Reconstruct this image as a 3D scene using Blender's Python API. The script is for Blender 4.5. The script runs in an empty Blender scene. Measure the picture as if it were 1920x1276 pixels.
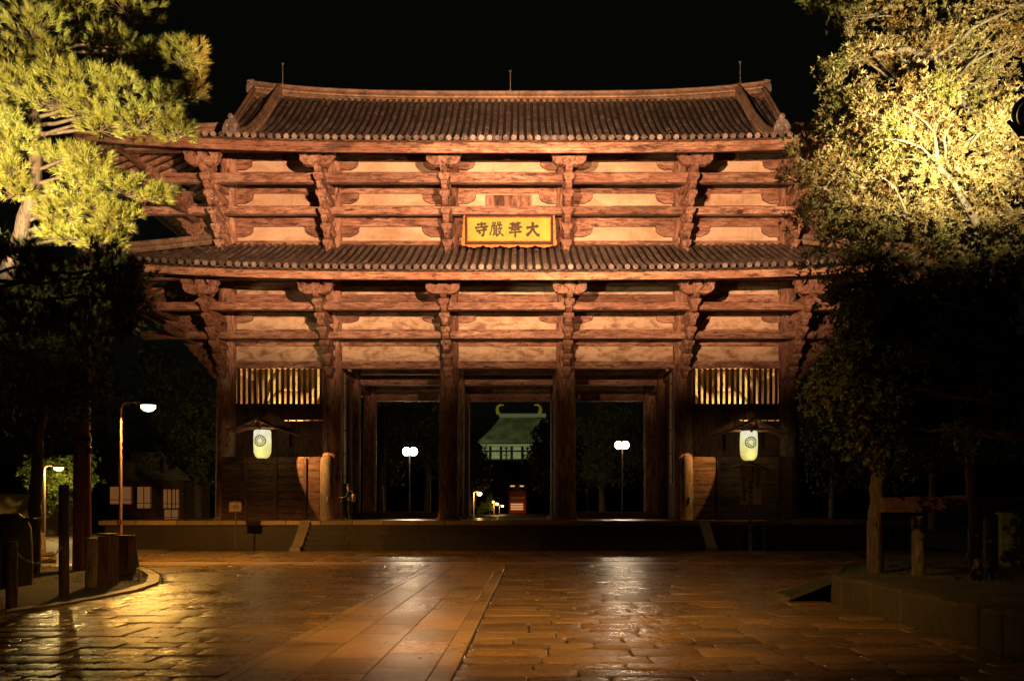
import bpy, math, random
from mathutils import Vector, Matrix, Quaternion
R = math.radians
rnd = random.Random(7)
S = bpy.context.scene
COL = S.collection

# ------------------------------------------------------------------ camera, world, exposure
CAMX, CAMH, FPX, VX, HY = 0.68, 1.84, 1566.0, 976.0, 957.0
cam_d = bpy.data.cameras.new('camera'); cam = bpy.data.objects.new('camera', cam_d); COL.objects.link(cam)
cam.location = (CAMX, 0, CAMH); cam.rotation_euler = (R(90), 0, 0)
cam_d.sensor_width = 36; cam_d.lens = 36*FPX/1920
cam_d.shift_x = -16/1920; cam_d.shift_y = 319/1920
cam_d.clip_end = 3000; S.camera = cam

W = bpy.data.worlds.new('World'); S.world = W; W.use_nodes = True
wn = W.node_tree; bg = wn.nodes['Background']
sky = wn.nodes.new('ShaderNodeTexSky'); sky.sky_type = 'NISHITA'; sky.sun_disc = False
sky.sun_elevation = R(-2); sky.sun_rotation = R(180)
tint = wn.nodes.new('ShaderNodeMixRGB'); tint.blend_type = 'MULTIPLY'; tint.inputs[0].default_value = 1
hs = wn.nodes.new('ShaderNodeHueSaturation'); hs.inputs['Saturation'].default_value = 0
tint.inputs[2].default_value = (1.0, 1.15, 0.7, 1)
wn.links.new(sky.outputs[0], hs.inputs['Color']); wn.links.new(hs.outputs[0], tint.inputs[1])
wn.links.new(tint.outputs[0], bg.inputs[0]); bg.inputs[1].default_value = 0.009

S.view_settings.view_transform = 'Standard'; S.view_settings.look = 'None'
S.view_settings.exposure = 0; S.view_settings.gamma = 1
S.render.engine = 'CYCLES'
S.cycles.use_denoising = True
S.cycles.max_bounces = 5; S.cycles.diffuse_bounces = 2; S.cycles.glossy_bounces = 3
S.cycles.sample_clamp_indirect = 3.0

def P(px, py, Y):            # where a sight line of the survey photo meets the plane at depth Y
    return ((px-VX)*Y/FPX + CAMX, CAMH + (HY-py)*Y/FPX)

# ------------------------------------------------------------------ materials
def new_mat(name):
    m = bpy.data.materials.new(name); m.use_nodes = True
    return m, m.node_tree, m.node_tree.nodes['Principled BSDF']
def N(nt, t, **kw):
    n = nt.nodes.new(t)
    for k, v in kw.items(): setattr(n, k, v)
    return n
def coord(nt, scale=(1,1,1)):
    g = N(nt, 'ShaderNodeNewGeometry'); mp = N(nt, 'ShaderNodeMapping')
    mp.inputs['Scale'].default_value = scale
    nt.links.new(g.outputs['Position'], mp.inputs['Vector']); return mp.outputs[0]
def noise(nt, vec, s, d=4, r=.55, dist=0):
    n = N(nt, 'ShaderNodeTexNoise'); n.inputs['Scale'].default_value = s; n.inputs['Detail'].default_value = d
    n.inputs['Roughness'].default_value = r; n.inputs['Distortion'].default_value = dist
    nt.links.new(vec, n.inputs['Vector']); return n.outputs[0]
def ramp(nt, v, stops):
    r = N(nt, 'ShaderNodeValToRGB')
    e = r.color_ramp.elements
    while len(e) < len(stops): e.new(.5)
    for k, (p, c) in enumerate(stops):
        e[k].position = p; e[k].color = (c[0], c[1], c[2], 1) if isinstance(c, tuple) else (c, c, c, 1)
    nt.links.new(v, r.inputs[0]); return r.outputs[0]
def mix(nt, f, a, b, mode='MIX'):
    m = N(nt, 'ShaderNodeMixRGB', blend_type=mode)
    for i, v in ((0, f), (1, a), (2, b)):
        if isinstance(v, (int, float)): m.inputs[i].default_value = v if i == 0 else (v, v, v, 1)
        elif isinstance(v, tuple): m.inputs[i].default_value = (*v, 1)
        else: nt.links.new(v, m.inputs[i])
    return m.outputs[0]
def bump(nt, bsdf, h, strength=.5, dist=.02):
    b = N(nt, 'ShaderNodeBump'); b.inputs['Strength'].default_value = strength; b.inputs['Distance'].default_value = dist
    nt.links.new(h, b.inputs['Height']); nt.links.new(b.outputs[0], bsdf.inputs['Normal'])

def plain(name, c, rough=.7, metal=0, var=.35, vs=3, bs=.3):
    m, nt, b = new_mat(name); v = coord(nt)
    n = noise(nt, v, vs, 6, .6)
    f = ramp(nt, n, [(.3, 1-var), (.7, 1+var)])
    nt.links.new(mix(nt, 1, c, f, 'MULTIPLY'), b.inputs['Base Color'])
    b.inputs['Roughness'].default_value = rough; b.inputs['Metallic'].default_value = metal
    if bs: bump(nt, b, noise(nt, v, vs*8, 4), bs, .01)
    return m

def wood(name, axis, dark=(.07,.020,.010), mid=(.25,.11,.066), light=(.56,.36,.25), wear=.85, bmp=.5):
    """old red painted timber: flaked pale patches, dark checks along the grain"""
    m, nt, b = new_mat(name)
    sc = [1, 1, 1]; sc[axis] = .12
    v1 = coord(nt); vg = coord(nt, tuple(sc))
    sc2 = [1, 1, 1]; sc2[axis] = .22
    vp = coord(nt, tuple(sc2))
    base = ramp(nt, noise(nt, v1, .55, 3), [(.3, tuple(x*.75 for x in mid)), (.7, mid)])
    flake = ramp(nt, noise(nt, vp, 6.5, 10, .75), [(.5-.07*wear-.02, 0), (.565, 1)])
    amount = ramp(nt, noise(nt, v1, .35, 2), [(.35, .25), (.65, .95)])
    f = mix(nt, 1, flake, amount, 'MULTIPLY')
    c = mix(nt, f, base, light)
    rot = ramp(nt, noise(nt, vp, 5.3, 10, .78), [(.56, 0), (.60, 1)])
    c = mix(nt, rot, c, dark)
    st_ = ramp(nt, noise(nt, vp, 1.5, 6, .65), [(.56, 1.0), (.63, .38)])
    c = mix(nt, 1, c, st_, 'MULTIPLY')
    grain = ramp(nt, noise(nt, vg, 22, 6, .7), [(.37, .32), (.49, 1.0)])
    c = mix(nt, 1, c, grain, 'MULTIPLY')
    oi = N(nt, 'ShaderNodeObjectInfo')
    c = mix(nt, 1, c, ramp(nt, oi.outputs['Random'], [(0, (.62,.56,.54)), (.35, (.85,.85,.82)), (.7, (1.0,.97,.95)), (1, (1.22,1.26,1.26))]), 'MULTIPLY')
    nt.links.new(c, b.inputs['Base Color'])
    b.inputs['Roughness'].default_value = .72
    h = mix(nt, .5, noise(nt, vg, 16, 6, .7), flake)
    bump(nt, b, h, bmp, .018)
    return m

M = {}
M['wb'] = wood('weathered bracket timber', 1, bmp=.18)
M['wx'] = wood('weathered timber along x', 0); M['wy'] = wood('weathered timber along y', 1); M['wz'] = wood('weathered timber upright', 2, wear=.7)
M['fascia'] = wood('weathered eave board', 0, mid=(.34,.15,.08), light=(.62,.42,.26), wear=1.1)
M['darkwood'] = wood('dark brown timber', 2, (.02,.01,.006), (.10,.04,.02), (.17,.075,.04))
M['fenceboard'] = wood('dark fence boards', 0, (.02,.01,.006), (.10,.04,.018), (.17,.08,.04))
M['board'] = wood('dark boards', 0, (.03,.015,.01), (.16,.065,.03), (.24,.11,.06))
def plaster(name, lo, k):
    m, nt, b = new_mat(name); v = coord(nt); vs = coord(nt, (.7, 1, 1.5))
    a = ramp(nt, noise(nt, vs, k, 6, .62, .6), [(.36, lo), (.52, (.66,.49,.33)), (.66, (.74,.58,.41))])
    st = ramp(nt, noise(nt, v, .5, 3), [(.35, .82), (.6, 1.0)])
    vst = coord(nt, (3, 1, .5)); sk = ramp(nt, noise(nt, vst, 1.3, 5, .7), [(.56, 1.0), (.72, .74)])
    ck = ramp(nt, noise(nt, v, 2.2, 10, .8, 1.5), [(.485, 1), (.497, .72), (.503, .72), (.515, 1)])
    a = mix(nt, 1, mix(nt, 1, a, sk, 'MULTIPLY'), ck, 'MULTIPLY')
    nt.links.new(mix(nt, 1, a, st, 'MULTIPLY'), b.inputs['Base Color']); b.inputs['Roughness'].default_value = .9
    bump(nt, b, noise(nt, v, 12, 5), .25, .01); return m
M['plaster'] = plaster('mottled plaster', (.33,.20,.11), 1.9); M['plaster_up'] = plaster('pale plaster', (.54,.37,.23), .8)
def tile(name, a, c, rough=.5):
    m, nt, b = new_mat(name); v = coord(nt)
    n = noise(nt, v, 1.1, 3); n2 = noise(nt, v, 5.5, 7, .7)
    k = ramp(nt, mix(nt, .6, n, n2), [(.38, a), (.62, c)])
    k = mix(nt, 1, k, ramp(nt, N(nt, 'ShaderNodeNewGeometry').outputs['Random Per Island'], [(0, .45), (.6, .9), (1, 1.7)]), 'MULTIPLY')
    spot = ramp(nt, noise(nt, v, 16, 3), [(.66, 0), (.72, 1)])
    nt.links.new(mix(nt, spot, k, tuple(min(1, x*2.0) for x in c)), b.inputs['Base Color']); b.inputs['Roughness'].default_value = rough
    bump(nt, b, n2, .5, .02); return m
M['tile'] = tile('fired clay roof tile', (.028,.022,.018), (.13,.10,.078)); M['pan'] = tile('shaded pan tile', (.02,.016,.012), (.06,.042,.03))  # pan is darker than the cover tiles: gap shade put into its colour
M['tileend'] = tile('round tile end', (.08,.065,.055), (.28,.24,.20), .6)
M['ridge'] = tile('ridge tile courses', (.11,.07,.045), (.40,.27,.17), .7)
M['ochre'] = plain('gilded ochre board', (.27,.35,.04), .55, 0, .22, 1.1, .15)
M['ink'] = plain('dark brown ink', (.05,.012,.008), .6, 0, .1)
M['signframe'] = plain('lacquered sign frame', (.045,.014,.014), .45)
M['carved'] = plain('carved orange board', (.50,.20,.04), .6, 0, .6, 9, .8)
M['metal'] = plain('galvanised metal', (.42,.42,.38), .4, .8)
M['blackmetal'] = plain('black enamel metal', (.015,.014,.013), .4, .3)
M['soot'] = plain('matt soot black', (.008,.008,.008), 1, 0, .1, 3, 0); M['soot'].node_tree.nodes['Principled BSDF'].inputs['Specular IOR Level'].default_value = 0
M['glint'] = plain('polished rim', (.7,.7,.7), .22, 1, .1)
M['brownpole'] = plain('brown painted steel', (.17,.055,.025), .38, .2, .25, 6, .1)
M['greypole'] = plain('brown-grey painted steel', (.34,.20,.13), .35, .3, .2, 6, .1)
M['log'] = wood('log post', 2, (.05,.03,.02), (.22,.14,.08), (.36,.26,.17))
M['granite'] = None
M['grass'] = plain('grass blade', (.05,.075,.018), .7)
M['soil'] = plain('bare soil and moss', (.055,.045,.024), .95, 0, .5, 1.4, .9)
M['whitewall'] = plain('white wall', (.6,.55,.45), .9)
M['earthwall'] = plain('earthen wall', (.42,.30,.14), .95, 0, .35, .8, .6)
M['asphalt'] = plain('pale road surface', (.20,.16,.10), .6, 0, .3, 2, .5)
M['mesh'] = plain('yellowed net board', (.62,.46,.20), .7, 0, .3, 2)
M['green'] = plain('dark green plastic', (.02,.16,.08), .5)
M['bark'] = wood('pine bark', 2, (.03,.02,.012), (.13,.075,.045), (.20,.13,.085), .8)
M['palebark'] = wood('smooth grey bark', 2, (.10,.08,.05), (.34,.27,.16), (.48,.41,.27), .8)

def granite(name, base, rl, rh, bs=.35, fine=40, joint=None):
    m, nt, b = new_mat(name); v = coord(nt)
    k = ramp(nt, mix(nt, .5, noise(nt, v, .9, 4), noise(nt, v, 6, 6, .7)), [(.35, tuple(x*.6 for x in base)), (.65, base)])
    sp = ramp(nt, noise(nt, v, 90, 2), [(.35, .65), (.65, 1.25)])
    isl = N(nt, 'ShaderNodeNewGeometry').outputs['Random Per Island']
    k = mix(nt, 1, k, ramp(nt, isl, [(0, (.62,.60,.56)), (.4, (.9,.9,.88)), (.75, (1.05,1.0,.95)), (1, (1.35,1.25,1.1))]), 'MULTIPLY')
    nt.links.new(mix(nt, 1, k, sp, 'MULTIPLY'), b.inputs['Base Color'])
    r_ = ramp(nt, mix(nt, .5, noise(nt, v, .5, 4), noise(nt, v, 8, 5, .7)), [(.4, rl), (.6, rh)])
    nt.links.new(r_, b.inputs['Roughness']); b.inputs['Specular IOR Level'].default_value = .42
    h = mix(nt, .45, noise(nt, v, fine, 4, .6), noise(nt, v, 7, 3))
    bump(nt, b, h, bs, .02); return m
M['paver'] = granite('wet worn paving stone', (.27,.165,.065), .17, .46, .6, 26)
M['slab'] = granite('sawn granite slab', (.50,.31,.15), .26, .42, .4, 48)
M['curb'] = granite('granite kerb', (.26,.20,.12), .5, .7, .5, 30)
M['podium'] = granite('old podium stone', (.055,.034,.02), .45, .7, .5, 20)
M['rubble'] = granite('mossy retaining stone', (.13,.10,.05), .6, .9, .9, 9)

def emit(name, c, s, base=None):
    m, nt, b = new_mat(name)
    b.inputs['Base Color'].default_value = (*(base or c), 1)
    b.inputs['Emission Color'].default_value = (*c, 1); b.inputs['Emission Strength'].default_value = s
    return m
M['lamp_y'] = emit('sodium lamp glass', (1, .60, .18), 7)
M['lamp_w'] = emit('warm white lamp globe', (1, .74, .46), 60)
M['shoji'] = emit('lit paper window', (1, .40, .12), .13, (.02,.02,.02))
M['gatewin'] = emit('lit lattice of far gate', (1, .5, .2), .8)
def paper():
    m, nt, b = new_mat('lit paper lantern'); v = coord(nt)
    g = N(nt, 'ShaderNodeNewGeometry'); s = N(nt, 'ShaderNodeSeparateXYZ'); nt.links.new(g.outputs['Position'], s.inputs[0])
    mr = N(nt, 'ShaderNodeMapRange'); mr.inputs[1].default_value = 4.4; mr.inputs[2].default_value = 5.75
    nt.links.new(s.outputs[2], mr.inputs[0])
    wob = ramp(nt, noise(nt, v, 3, 4), [(.3, .8), (.7, 1.1)])
    c = ramp(nt, mr.outputs[0], [(.0, (.68,.58,.10)), (.5, (1.0,.90,.36)), (.95, (1,.98,.68))])
    nt.links.new(mix(nt, 1, c, wob, 'MULTIPLY'), b.inputs['Emission Color']); b.inputs['Emission Strength'].default_value = .8
    b.inputs['Base Color'].default_value = (.8,.8,.6,1); return m
M['paper'] = paper()
def leafmat(name, a, c, d, trans=.25):
    m, nt, b = new_mat(name); v = coord(nt)
    k = ramp(nt, noise(nt, v, 1.3, 3), [(.35, a), (.5, c), (.66, d)])
    w = ramp(nt, noise(nt, v, 35, 2), [(.3, .6), (.7, 1.4)])
    nt.links.new(mix(nt, 1, k, w, 'MULTIPLY'), b.inputs['Base Color'])
    b.inputs['Roughness'].default_value = .5
    b.inputs['Transmission Weight'].default_value = 0
    return m
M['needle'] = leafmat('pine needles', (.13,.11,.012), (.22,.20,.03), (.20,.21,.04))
M['needle_d'] = leafmat('shaded pine needles', (.03,.05,.012), (.04,.06,.012), (.05,.07,.02))  # darker copy of the needle colour, shade put into it
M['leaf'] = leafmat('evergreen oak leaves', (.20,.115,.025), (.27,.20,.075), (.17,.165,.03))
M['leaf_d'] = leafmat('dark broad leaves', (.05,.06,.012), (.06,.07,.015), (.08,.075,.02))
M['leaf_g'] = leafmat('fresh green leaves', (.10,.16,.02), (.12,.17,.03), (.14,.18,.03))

# ------------------------------------------------------------------ mesh builder
class MB:
    def __init__(s): s.v = []; s.f = []; s.sm = []
    def add(s, vs, fs, smooth=False):
        o = len(s.v); s.v += [tuple(q) for q in vs]; s.f += [tuple(i+o for i in f) for f in fs]; s.sm += [smooth]*len(fs)
    def box(s, x0, x1, y0, y1, z0, z1, bev=0):
        if bev <= 0:
            s.add([(x,y,z) for x in (x0,x1) for y in (y0,y1) for z in (z0,z1)],
                  [(0,1,3,2),(4,6,7,5),(0,4,5,1),(2,3,7,6),(0,2,6,4),(1,5,7,3)]); return
        b = min(bev, (x1-x0)*.45, (y1-y0)*.45, (z1-z0)*.45); vs = []
        # chamfered box as 24 verts
        idx = {}
        for i, x in enumerate((x0,x1)):
            for j, y in enumerate((y0,y1)):
                for k, z in enumerate((z0,z1)):
                    sx, sy, sz = (1-2*i), (1-2*j), (1-2*k)
                    idx[i,j,k,0] = len(vs); vs.append((x, y+sy*b, z+sz*b))
                    idx[i,j,k,1] = len(vs); vs.append((x+sx*b, y, z+sz*b))
                    idx[i,j,k,2] = len(vs); vs.append((x+sx*b, y+sy*b, z))
        I = idx; f = []
        f += [(I[0,0,0,0],I[0,0,1,0],I[0,1,1,0],I[0,1,0,0]), (I[1,0,0,0],I[1,1,0,0],I[1,1,1,0],I[1,0,1,0])]
        f += [(I[0,0,0,1],I[1,0,0,1],I[1,0,1,1],I[0,0,1,1]), (I[0,1,0,1],I[0,1,1,1],I[1,1,1,1],I[1,1,0,1])]
        f += [(I[0,0,0,2],I[0,1,0,2],I[1,1,0,2],I[1,0,0,2]), (I[0,0,1,2],I[1,0,1,2],I[1,1,1,2],I[0,1,1,2])]
        for k in (0,1):
            for j in (0,1): f.append((I[0,j,k,1],I[1,j,k,1],I[1,j,k,2],I[0,j,k,2]))
            for i in (0,1): f.append((I[i,0,k,0],I[i,1,k,0],I[i,1,k,2],I[i,0,k,2]))
        for i in (0,1):
            for j in (0,1): f.append((I[i,j,0,0],I[i,j,1,0],I[i,j,1,1],I[i,j,0,1]))
            for j in (0,1):
                for k in (0,1): f.append((I[i,j,k,0],I[i,j,k,1],I[i,j,k,2]))
        s.add(vs, f)
    def tube(s, pts, rad, n=10, cap=True, smooth=True, sx=1.0):
        pts = [Vector(p) for p in pts]; L = len(pts)
        if not hasattr(rad, '__len__'): rad = [rad]*L
        vs = []; up = None
        for i, p in enumerate(pts):
            d = (pts[min(i+1, L-1)]-pts[max(i-1, 0)]).normalized()
            if up is None: up = d.orthogonal().normalized()
            else:
                up = (up-d*up.dot(d))
                up = up.normalized() if up.length > 1e-6 else d.orthogonal().normalized()
            w = d.cross(up)
            for k in range(n):
                a = 2*math.pi*k/n; vs.append(p+(up*math.cos(a)*sx+w*math.sin(a))*rad[i])
        fs = [(i*n+k, i*n+(k+1)%n, (i+1)*n+(k+1)%n, (i+1)*n+k) for i in range(L-1) for k in range(n)]
        s.add(vs, fs, smooth)
        if cap:
            s.add(vs[:n], [tuple(reversed(range(n)))]); s.add(vs[-n:], [tuple(range(n))])
    def lathe(s, prof, c, n=20, smooth=True, axis='z', sq=None):
        vs = []
        for (r, h) in prof:
            for k in range(n):
                a = 2*math.pi*k/n; x, y = r*math.cos(a), r*math.sin(a)
                if sq: x *= sq[0]; y *= sq[1]
                if axis == 'z': q = (c[0]+x, c[1]+y, c[2]+h)
                elif axis == 'y': q = (c[0]+x, c[1]+h, c[2]+y)
                else: q = (c[0]+h, c[1]+x, c[2]+y)
                vs.append(q)
        L = len(prof)
        fs = [(i*n+k, i*n+(k+1)%n, (i+1)*n+(k+1)%n, (i+1)*n+k) for i in range(L-1) for k in range(n)]
        s.add(vs, fs, smooth)
        s.add(vs[:n], [tuple(reversed(range(n)))]); s.add(vs[-n:], [tuple(range(n))])
    def prism(s, poly, d0, d1, axis='y', smooth=False):
        n = len(poly); vs = []
        for d in (d0, d1):
            for (a, b) in poly:
                vs.append((a, d, b) if axis == 'y' else ((d, a, b) if axis == 'x' else (a, b, d)))
        fs = [tuple(range(n)), tuple(reversed(range(n, 2*n)))]
        s.add(vs, fs); s.add(vs, [(k, (k+1) % n, n+(k+1) % n, n+k) for k in range(n)], smooth)
    def xf(s, mat):
        s.v = [tuple(mat @ Vector(q)) for q in s.v]; return s
    def build(s, name, mat, parent=None, loc=(0,0,0)):
        me = bpy.data.meshes.new(name); me.from_pydata(s.v, [], s.f)
        me.polygons.foreach_set('use_smooth', s.sm)
        me.materials.append(mat); me.update()
        o = bpy.data.objects.new(name, me); COL.objects.link(o); o.location = loc
        if parent: o.parent = parent
        return o
def tag(o, label=None, cat=None, group=None, kind=None):
    if label: o['label'] = label
    if cat: o['category'] = cat
    if group: o['group'] = group
    if kind: o['kind'] = kind
    return o
def empty(name, loc, label, cat, group=None, rz=0):
    o = bpy.data.objects.new(name, None); COL.objects.link(o); o.location = loc; o.rotation_euler = (0,0,rz)
    o.empty_display_size = .2
    return tag(o, label, cat, group)
def copy_tree(o, parent=None):
    c = o.copy(); COL.objects.link(c); c.parent = parent
    for ch in [q for q in o.children]: copy_tree(ch, c)
    return c
def light(name, kind, loc, power, color, parent=None, **kw):
    d = bpy.data.lights.new(name, kind); d.energy = power; d.color = color
    for k, v in kw.items(): setattr(d, k, v)
    o = bpy.data.objects.new(name, d); COL.objects.link(o); o.location = loc
    if parent: o.parent = parent
    return o
def aim(o, target):
    o.rotation_euler = (Vector(target)-o.matrix_basis.translation).to_track_quat('-Z', 'Y').to_euler()
def text_mesh(body, size, mat, name, parent, loc, rot=(R(90),0,0), extrude=.012, offset=0, shear=0, scale=(1,1,1)):
    c = bpy.data.curves.new('lettering', 'FONT'); c.body = body; c.size = size; c.extrude = extrude
    c.offset = offset; c.align_x = 'CENTER'; c.align_y = 'CENTER'; c.shear = shear; c.resolution_u = 2
    t = bpy.data.objects.new('lettering', c); COL.objects.link(t)
    bpy.context.view_layer.update()
    me = bpy.data.meshes.new_from_object(t.evaluated_get(bpy.context.evaluated_depsgraph_get()))
    bpy.data.objects.remove(t)
    me.materials.clear(); me.materials.append(mat)
    o = bpy.data.objects.new(name, me); COL.objects.link(o); o.location = loc; o.rotation_euler = rot; o.scale = scale
    if parent: o.parent = parent
    return o

GOLD = (1, .505, .272)

# ------------------------------------------------------------------ ground
YF, DEP = 43.5, 5.4                 # front column row, bay depth
YM, YB = YF+DEP, YF+2*DEP
PZ = 1.37                            # podium top
b = MB(); n = 60
b.add([(-900,-300,-.06),(900,-300,-.06),(900,1500,-.06),(-900,1500,-.06)], [(0,1,2,3)])
tag(b.build('ground', M['soil']), kind='structure')

def path_x(y):                       # centre line of the granite path
    return -1.355 + (y-9.03)*.0145
def left_edge(y):
    pts = [(2,-12.5),(9,-10.0),(13,-9.1),(15.2,-8.75),(16.2,-8.45),(18.8,-8.3),(21,-8.7),(23.5,-9.75),(25.5,-10.9),(28,-12.5),(30,-15),(60,-15)]
    for (a, xa), (c, xc) in zip(pts, pts[1:]):
        if y <= c: return xa+(xc-xa)*max(0, (y-a))/(c-a)
    return pts[-1][1]
def right_edge(y):
    pts = [(2,6.9),(16.6,6.9),(16.7,6.0),(18.2,6.1),(19.5,7.2),(23,9.2),(28,11.5),(32,14),(60,20)]
    for (a, xa), (c, xc) in zip(pts, pts[1:]):
        if y <= c: return xa+(xc-xa)*max(0, (y-a))/(c-a)
    return pts[-1][1]
# stones
b = MB()
def stone(x0, x1, y0, y1):
    j = lambda a=.014: rnd.uniform(-a, a)
    h = rnd.uniform(-.008, .008); tx = rnd.uniform(-.010, .010); ty = rnd.uniform(-.014, .014)
    cx, cy = (x0+x1)/2, (y0+y1)/2
    k = rnd.uniform(.03, .07)
    base = [(x0+k+j(),y0+j()),((x0+x1)/2+j(.1),y0+j(.012)),(x1-k+j(),y0+j()),(x1+j(),y0+k+j()),(x1+j(),y1-k+j()),(x1-k+j(),y1+j()),((x0+x1)/2+j(.1),y1+j(.012)),(x0+k+j(),y1+j()),(x0+j(),y1-k+j()),(x0+j(),y0+k+j())]
    n_ = len(base); vs = []
    for (ins, z) in ((0, -.055), (0.001, -.009), (.007, -.001), (.02, 0.001)):
        for (x, y) in base:
            dx, dy = cx-x, cy-y; L = math.hypot(dx, dy)
            X, Y = x+dx/L*ins, y+dy/L*ins
            Y += .05*math.sin(X*.7+Y*.9)+.03*math.sin(X*1.9+Y*.4)
            vs.append((X, Y, z+h+(X-cx)*tx+(Y-cy)*ty if z > -.05 else z))
    vs.append((cx+j(.1), cy+.05*math.sin(cx*.7+cy*.9)+.03*math.sin(cx*1.9+cy*.4), .001+h))
    fs = []
    for r_ in range(3):
        for q in range(n_): fs.append((r_*n_+q, r_*n_+(q+1)%n_, (r_+1)*n_+(q+1)%n_, (r_+1)*n_+q))
    for q in range(n_): fs.append((3*n_+q, 3*n_+(q+1)%n_, 4*n_))
    b.add(vs, fs, True)
y = 5.0
while y < 38.0:
    d = rnd.uniform(.40, .60)
    if not (28.2 < y < 30.6):
        for side in (0, 1):
            if y > 30:
                lo, hi = (left_edge(y), right_edge(y)) if side == 0 else (0, 0)
                if side: continue
            elif side == 0: lo, hi = left_edge(y)+.3, path_x(y)-1.30
            else: lo, hi = path_x(y)+1.30, right_edge(y)-(.02 if y > 16.5 else .0)
            x = lo-rnd.uniform(0, .2)
            x = lo
            while x < hi-.1:
                w = rnd.uniform(.6, 1.4)
                x1 = min(x+w, hi)
                if hi-x1 < .25: x1 = hi
                g = rnd.uniform(.006, .018); stone(x+g, x1-g, y+.009, y+d-.009)
                x = x1
    y += d
tag(b.build('stone_paving', M['paver']), kind='structure')
b = MB()
b.add([(-40,28.15,-.02),(30,28.15,-.02),(30,30.6,-.02),(-40,30.6,-.02)], [(0,1,2,3)])
tag(b.build('cross_path', M['slab']), kind='structure')
b = MB(); b.add([(-16,2,-.045),(20,2,-.045),(20,38.6,-.045),(-16,38.6,-.045)], [(0,1,2,3)])
tag(b.build('paving_bed', plain('wet dark joint soil', (.02,.014,.008), .8)), kind='structure')
# granite path
b = MB()
lanes = [(-1.285,-1.10),(-1.10,-.42),(-.42,.30),(.30,1.02),(1.02,1.285)]
for li, (a, c) in enumerate(lanes):
    y = 4.0+rnd.uniform(0, .5)
    while y < 28.1:
        L = rnd.uniform(.95, 1.2) if 0 < li < 4 else rnd.uniform(1.3, 1.6)
        y1 = min(y+L, 28.14); h = rnd.uniform(-.002, .002)
        g = .006
        bb = MB(); bb.box(a+g, c-g, y+g, y1-g, -.06, .014+h, .006)
        bb.v = [(vx+path_x(vy), vy, vz) for vx, vy, vz in bb.v]; b.add(bb.v, bb.f)
        y = y1
tag(b.build('granite_path', M['slab']), kind='structure')
# left kerb
b = MB(); ys = [5+.62*i for i in range(38)]
for y0, y1 in zip(ys, ys[1:]):
    if y1 > 28.3: break
    g = .012; w = .3 if y0 < 17 else .34
    p = [(left_edge(y0)-w+.3, y0+g), (left_edge(y0)+.28, y0+g), (left_edge(y1)+.28, y1-g), (left_edge(y1)-w+.3, y1-g)]
    p = [(x-.0, y) for x, y in p]
    h = .05+rnd.uniform(-.006, .006)
    b.add([(x,y_,-.06) for x,y_ in p]+[(x,y_,h-.012) for x,y_ in p]+[(x+(.012 if q in (0,3) else -.012),y_,h) for q,(x,y_) in enumerate(p)],
          [(0,1,5,4),(1,2,6,5),(2,3,7,6),(3,0,4,7),(4,5,9,8),(5,6,10,9),(6,7,11,10),(7,4,8,11),(8,9,10,11)])
tag(b.build('kerb', M['curb']), kind='structure')
# left lawn, slightly raised, uneven
def patch(name, mat, fx0, fx1, y0, y1, nx, ny, z):
    b = MB(); vs = []
    for i in range(ny+1):
        y = y0+(y1-y0)*i/ny
        for k in range(nx+1):
            x = fx0(y)+(fx1(y)-fx0(y))*k/nx
            vs.append((x, y, z(x, y)+rnd.uniform(-.012, .012)))
    b.add(vs, [(i*(nx+1)+k, i*(nx+1)+k+1, (i+1)*(nx+1)+k+1, (i+1)*(nx+1)+k) for i in range(ny) for k in range(nx)], True)
    return tag(b.build(name, mat), kind='structure')
patch('lawn_ground', M['soil'], lambda y: -30, lambda y: left_edge(y)-.03, 4, 27.9, 40, 40, lambda x, y: .0+.06*math.sin(x*.8)*math.sin(y*.6)+.02)
patch('raised_bed_ground', M['soil'], lambda y: 7.2, lambda y: 34, 4, 16.9, 40, 20, lambda x, y: .50+.03*math.sin(x*.9+y*.5))
bank = lambda x, y: (.50-.022*max(0, y-17)+.03*math.sin(x*.9+y*.5))*min(1, max(0, (x-right_edge(y)-.1)/1.3))+.02
patch('raised_bed_bank', M['soil'], lambda y: right_edge(y)+.1, lambda y: 34, 16.9, 36, 70, 40, bank)
b = MB(); ys = [17.0+.6*i for i in range(19)]
for y0, y1 in zip(ys, ys[1:]):
    x0, x1 = right_edge(y0), right_edge(y1); h = .07+rnd.uniform(-.008,.008)
    p = [(x0-.12, y0+.012), (x0+.16, y0+.012), (x1+.16, y1-.012), (x1-.12, y1-.012)]
    b.add([(x, y_, -.06) for x, y_ in p]+[(x, y_, h) for x, y_ in p], [(0,1,5,4),(1,2,6,5),(2,3,7,6),(3,0,4,7),(4,5,6,7)])
tag(b.build('kerb', M['curb']), kind='structure')
# grass tufts
b = MB()
def blade(x, y, z, h):
    a = rnd.uniform(0, 6.28); w = .006; lx, ly = rnd.uniform(-.5,.5)*h, rnd.uniform(-.5,.5)*h
    b.add([(x-w*math.cos(a),y-w*math.sin(a),z),(x+w*math.cos(a),y+w*math.sin(a),z),(x+lx,y+ly,z+h)], [(0,1,2)])
for i in range(9000):
    y = rnd.uniform(12, 27.5); x = left_edge(y)-.05-abs(rnd.gauss(0, 3.2))
    blade(x, y, .0, rnd.uniform(.03, .1))
for i in range(5000):
    y = rnd.uniform(9, 26); x = (7.3 if y < 16.9 else right_edge(y)+.2)+abs(rnd.gauss(0, 2.5)); blade(x, y, .48 if y < 16.9 else bank(x, y)-.01, rnd.uniform(.03, .12))
tag(b.build('grass', M['grass']), kind='stuff', label='short grass and moss beside the paving', cat='grass')
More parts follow.
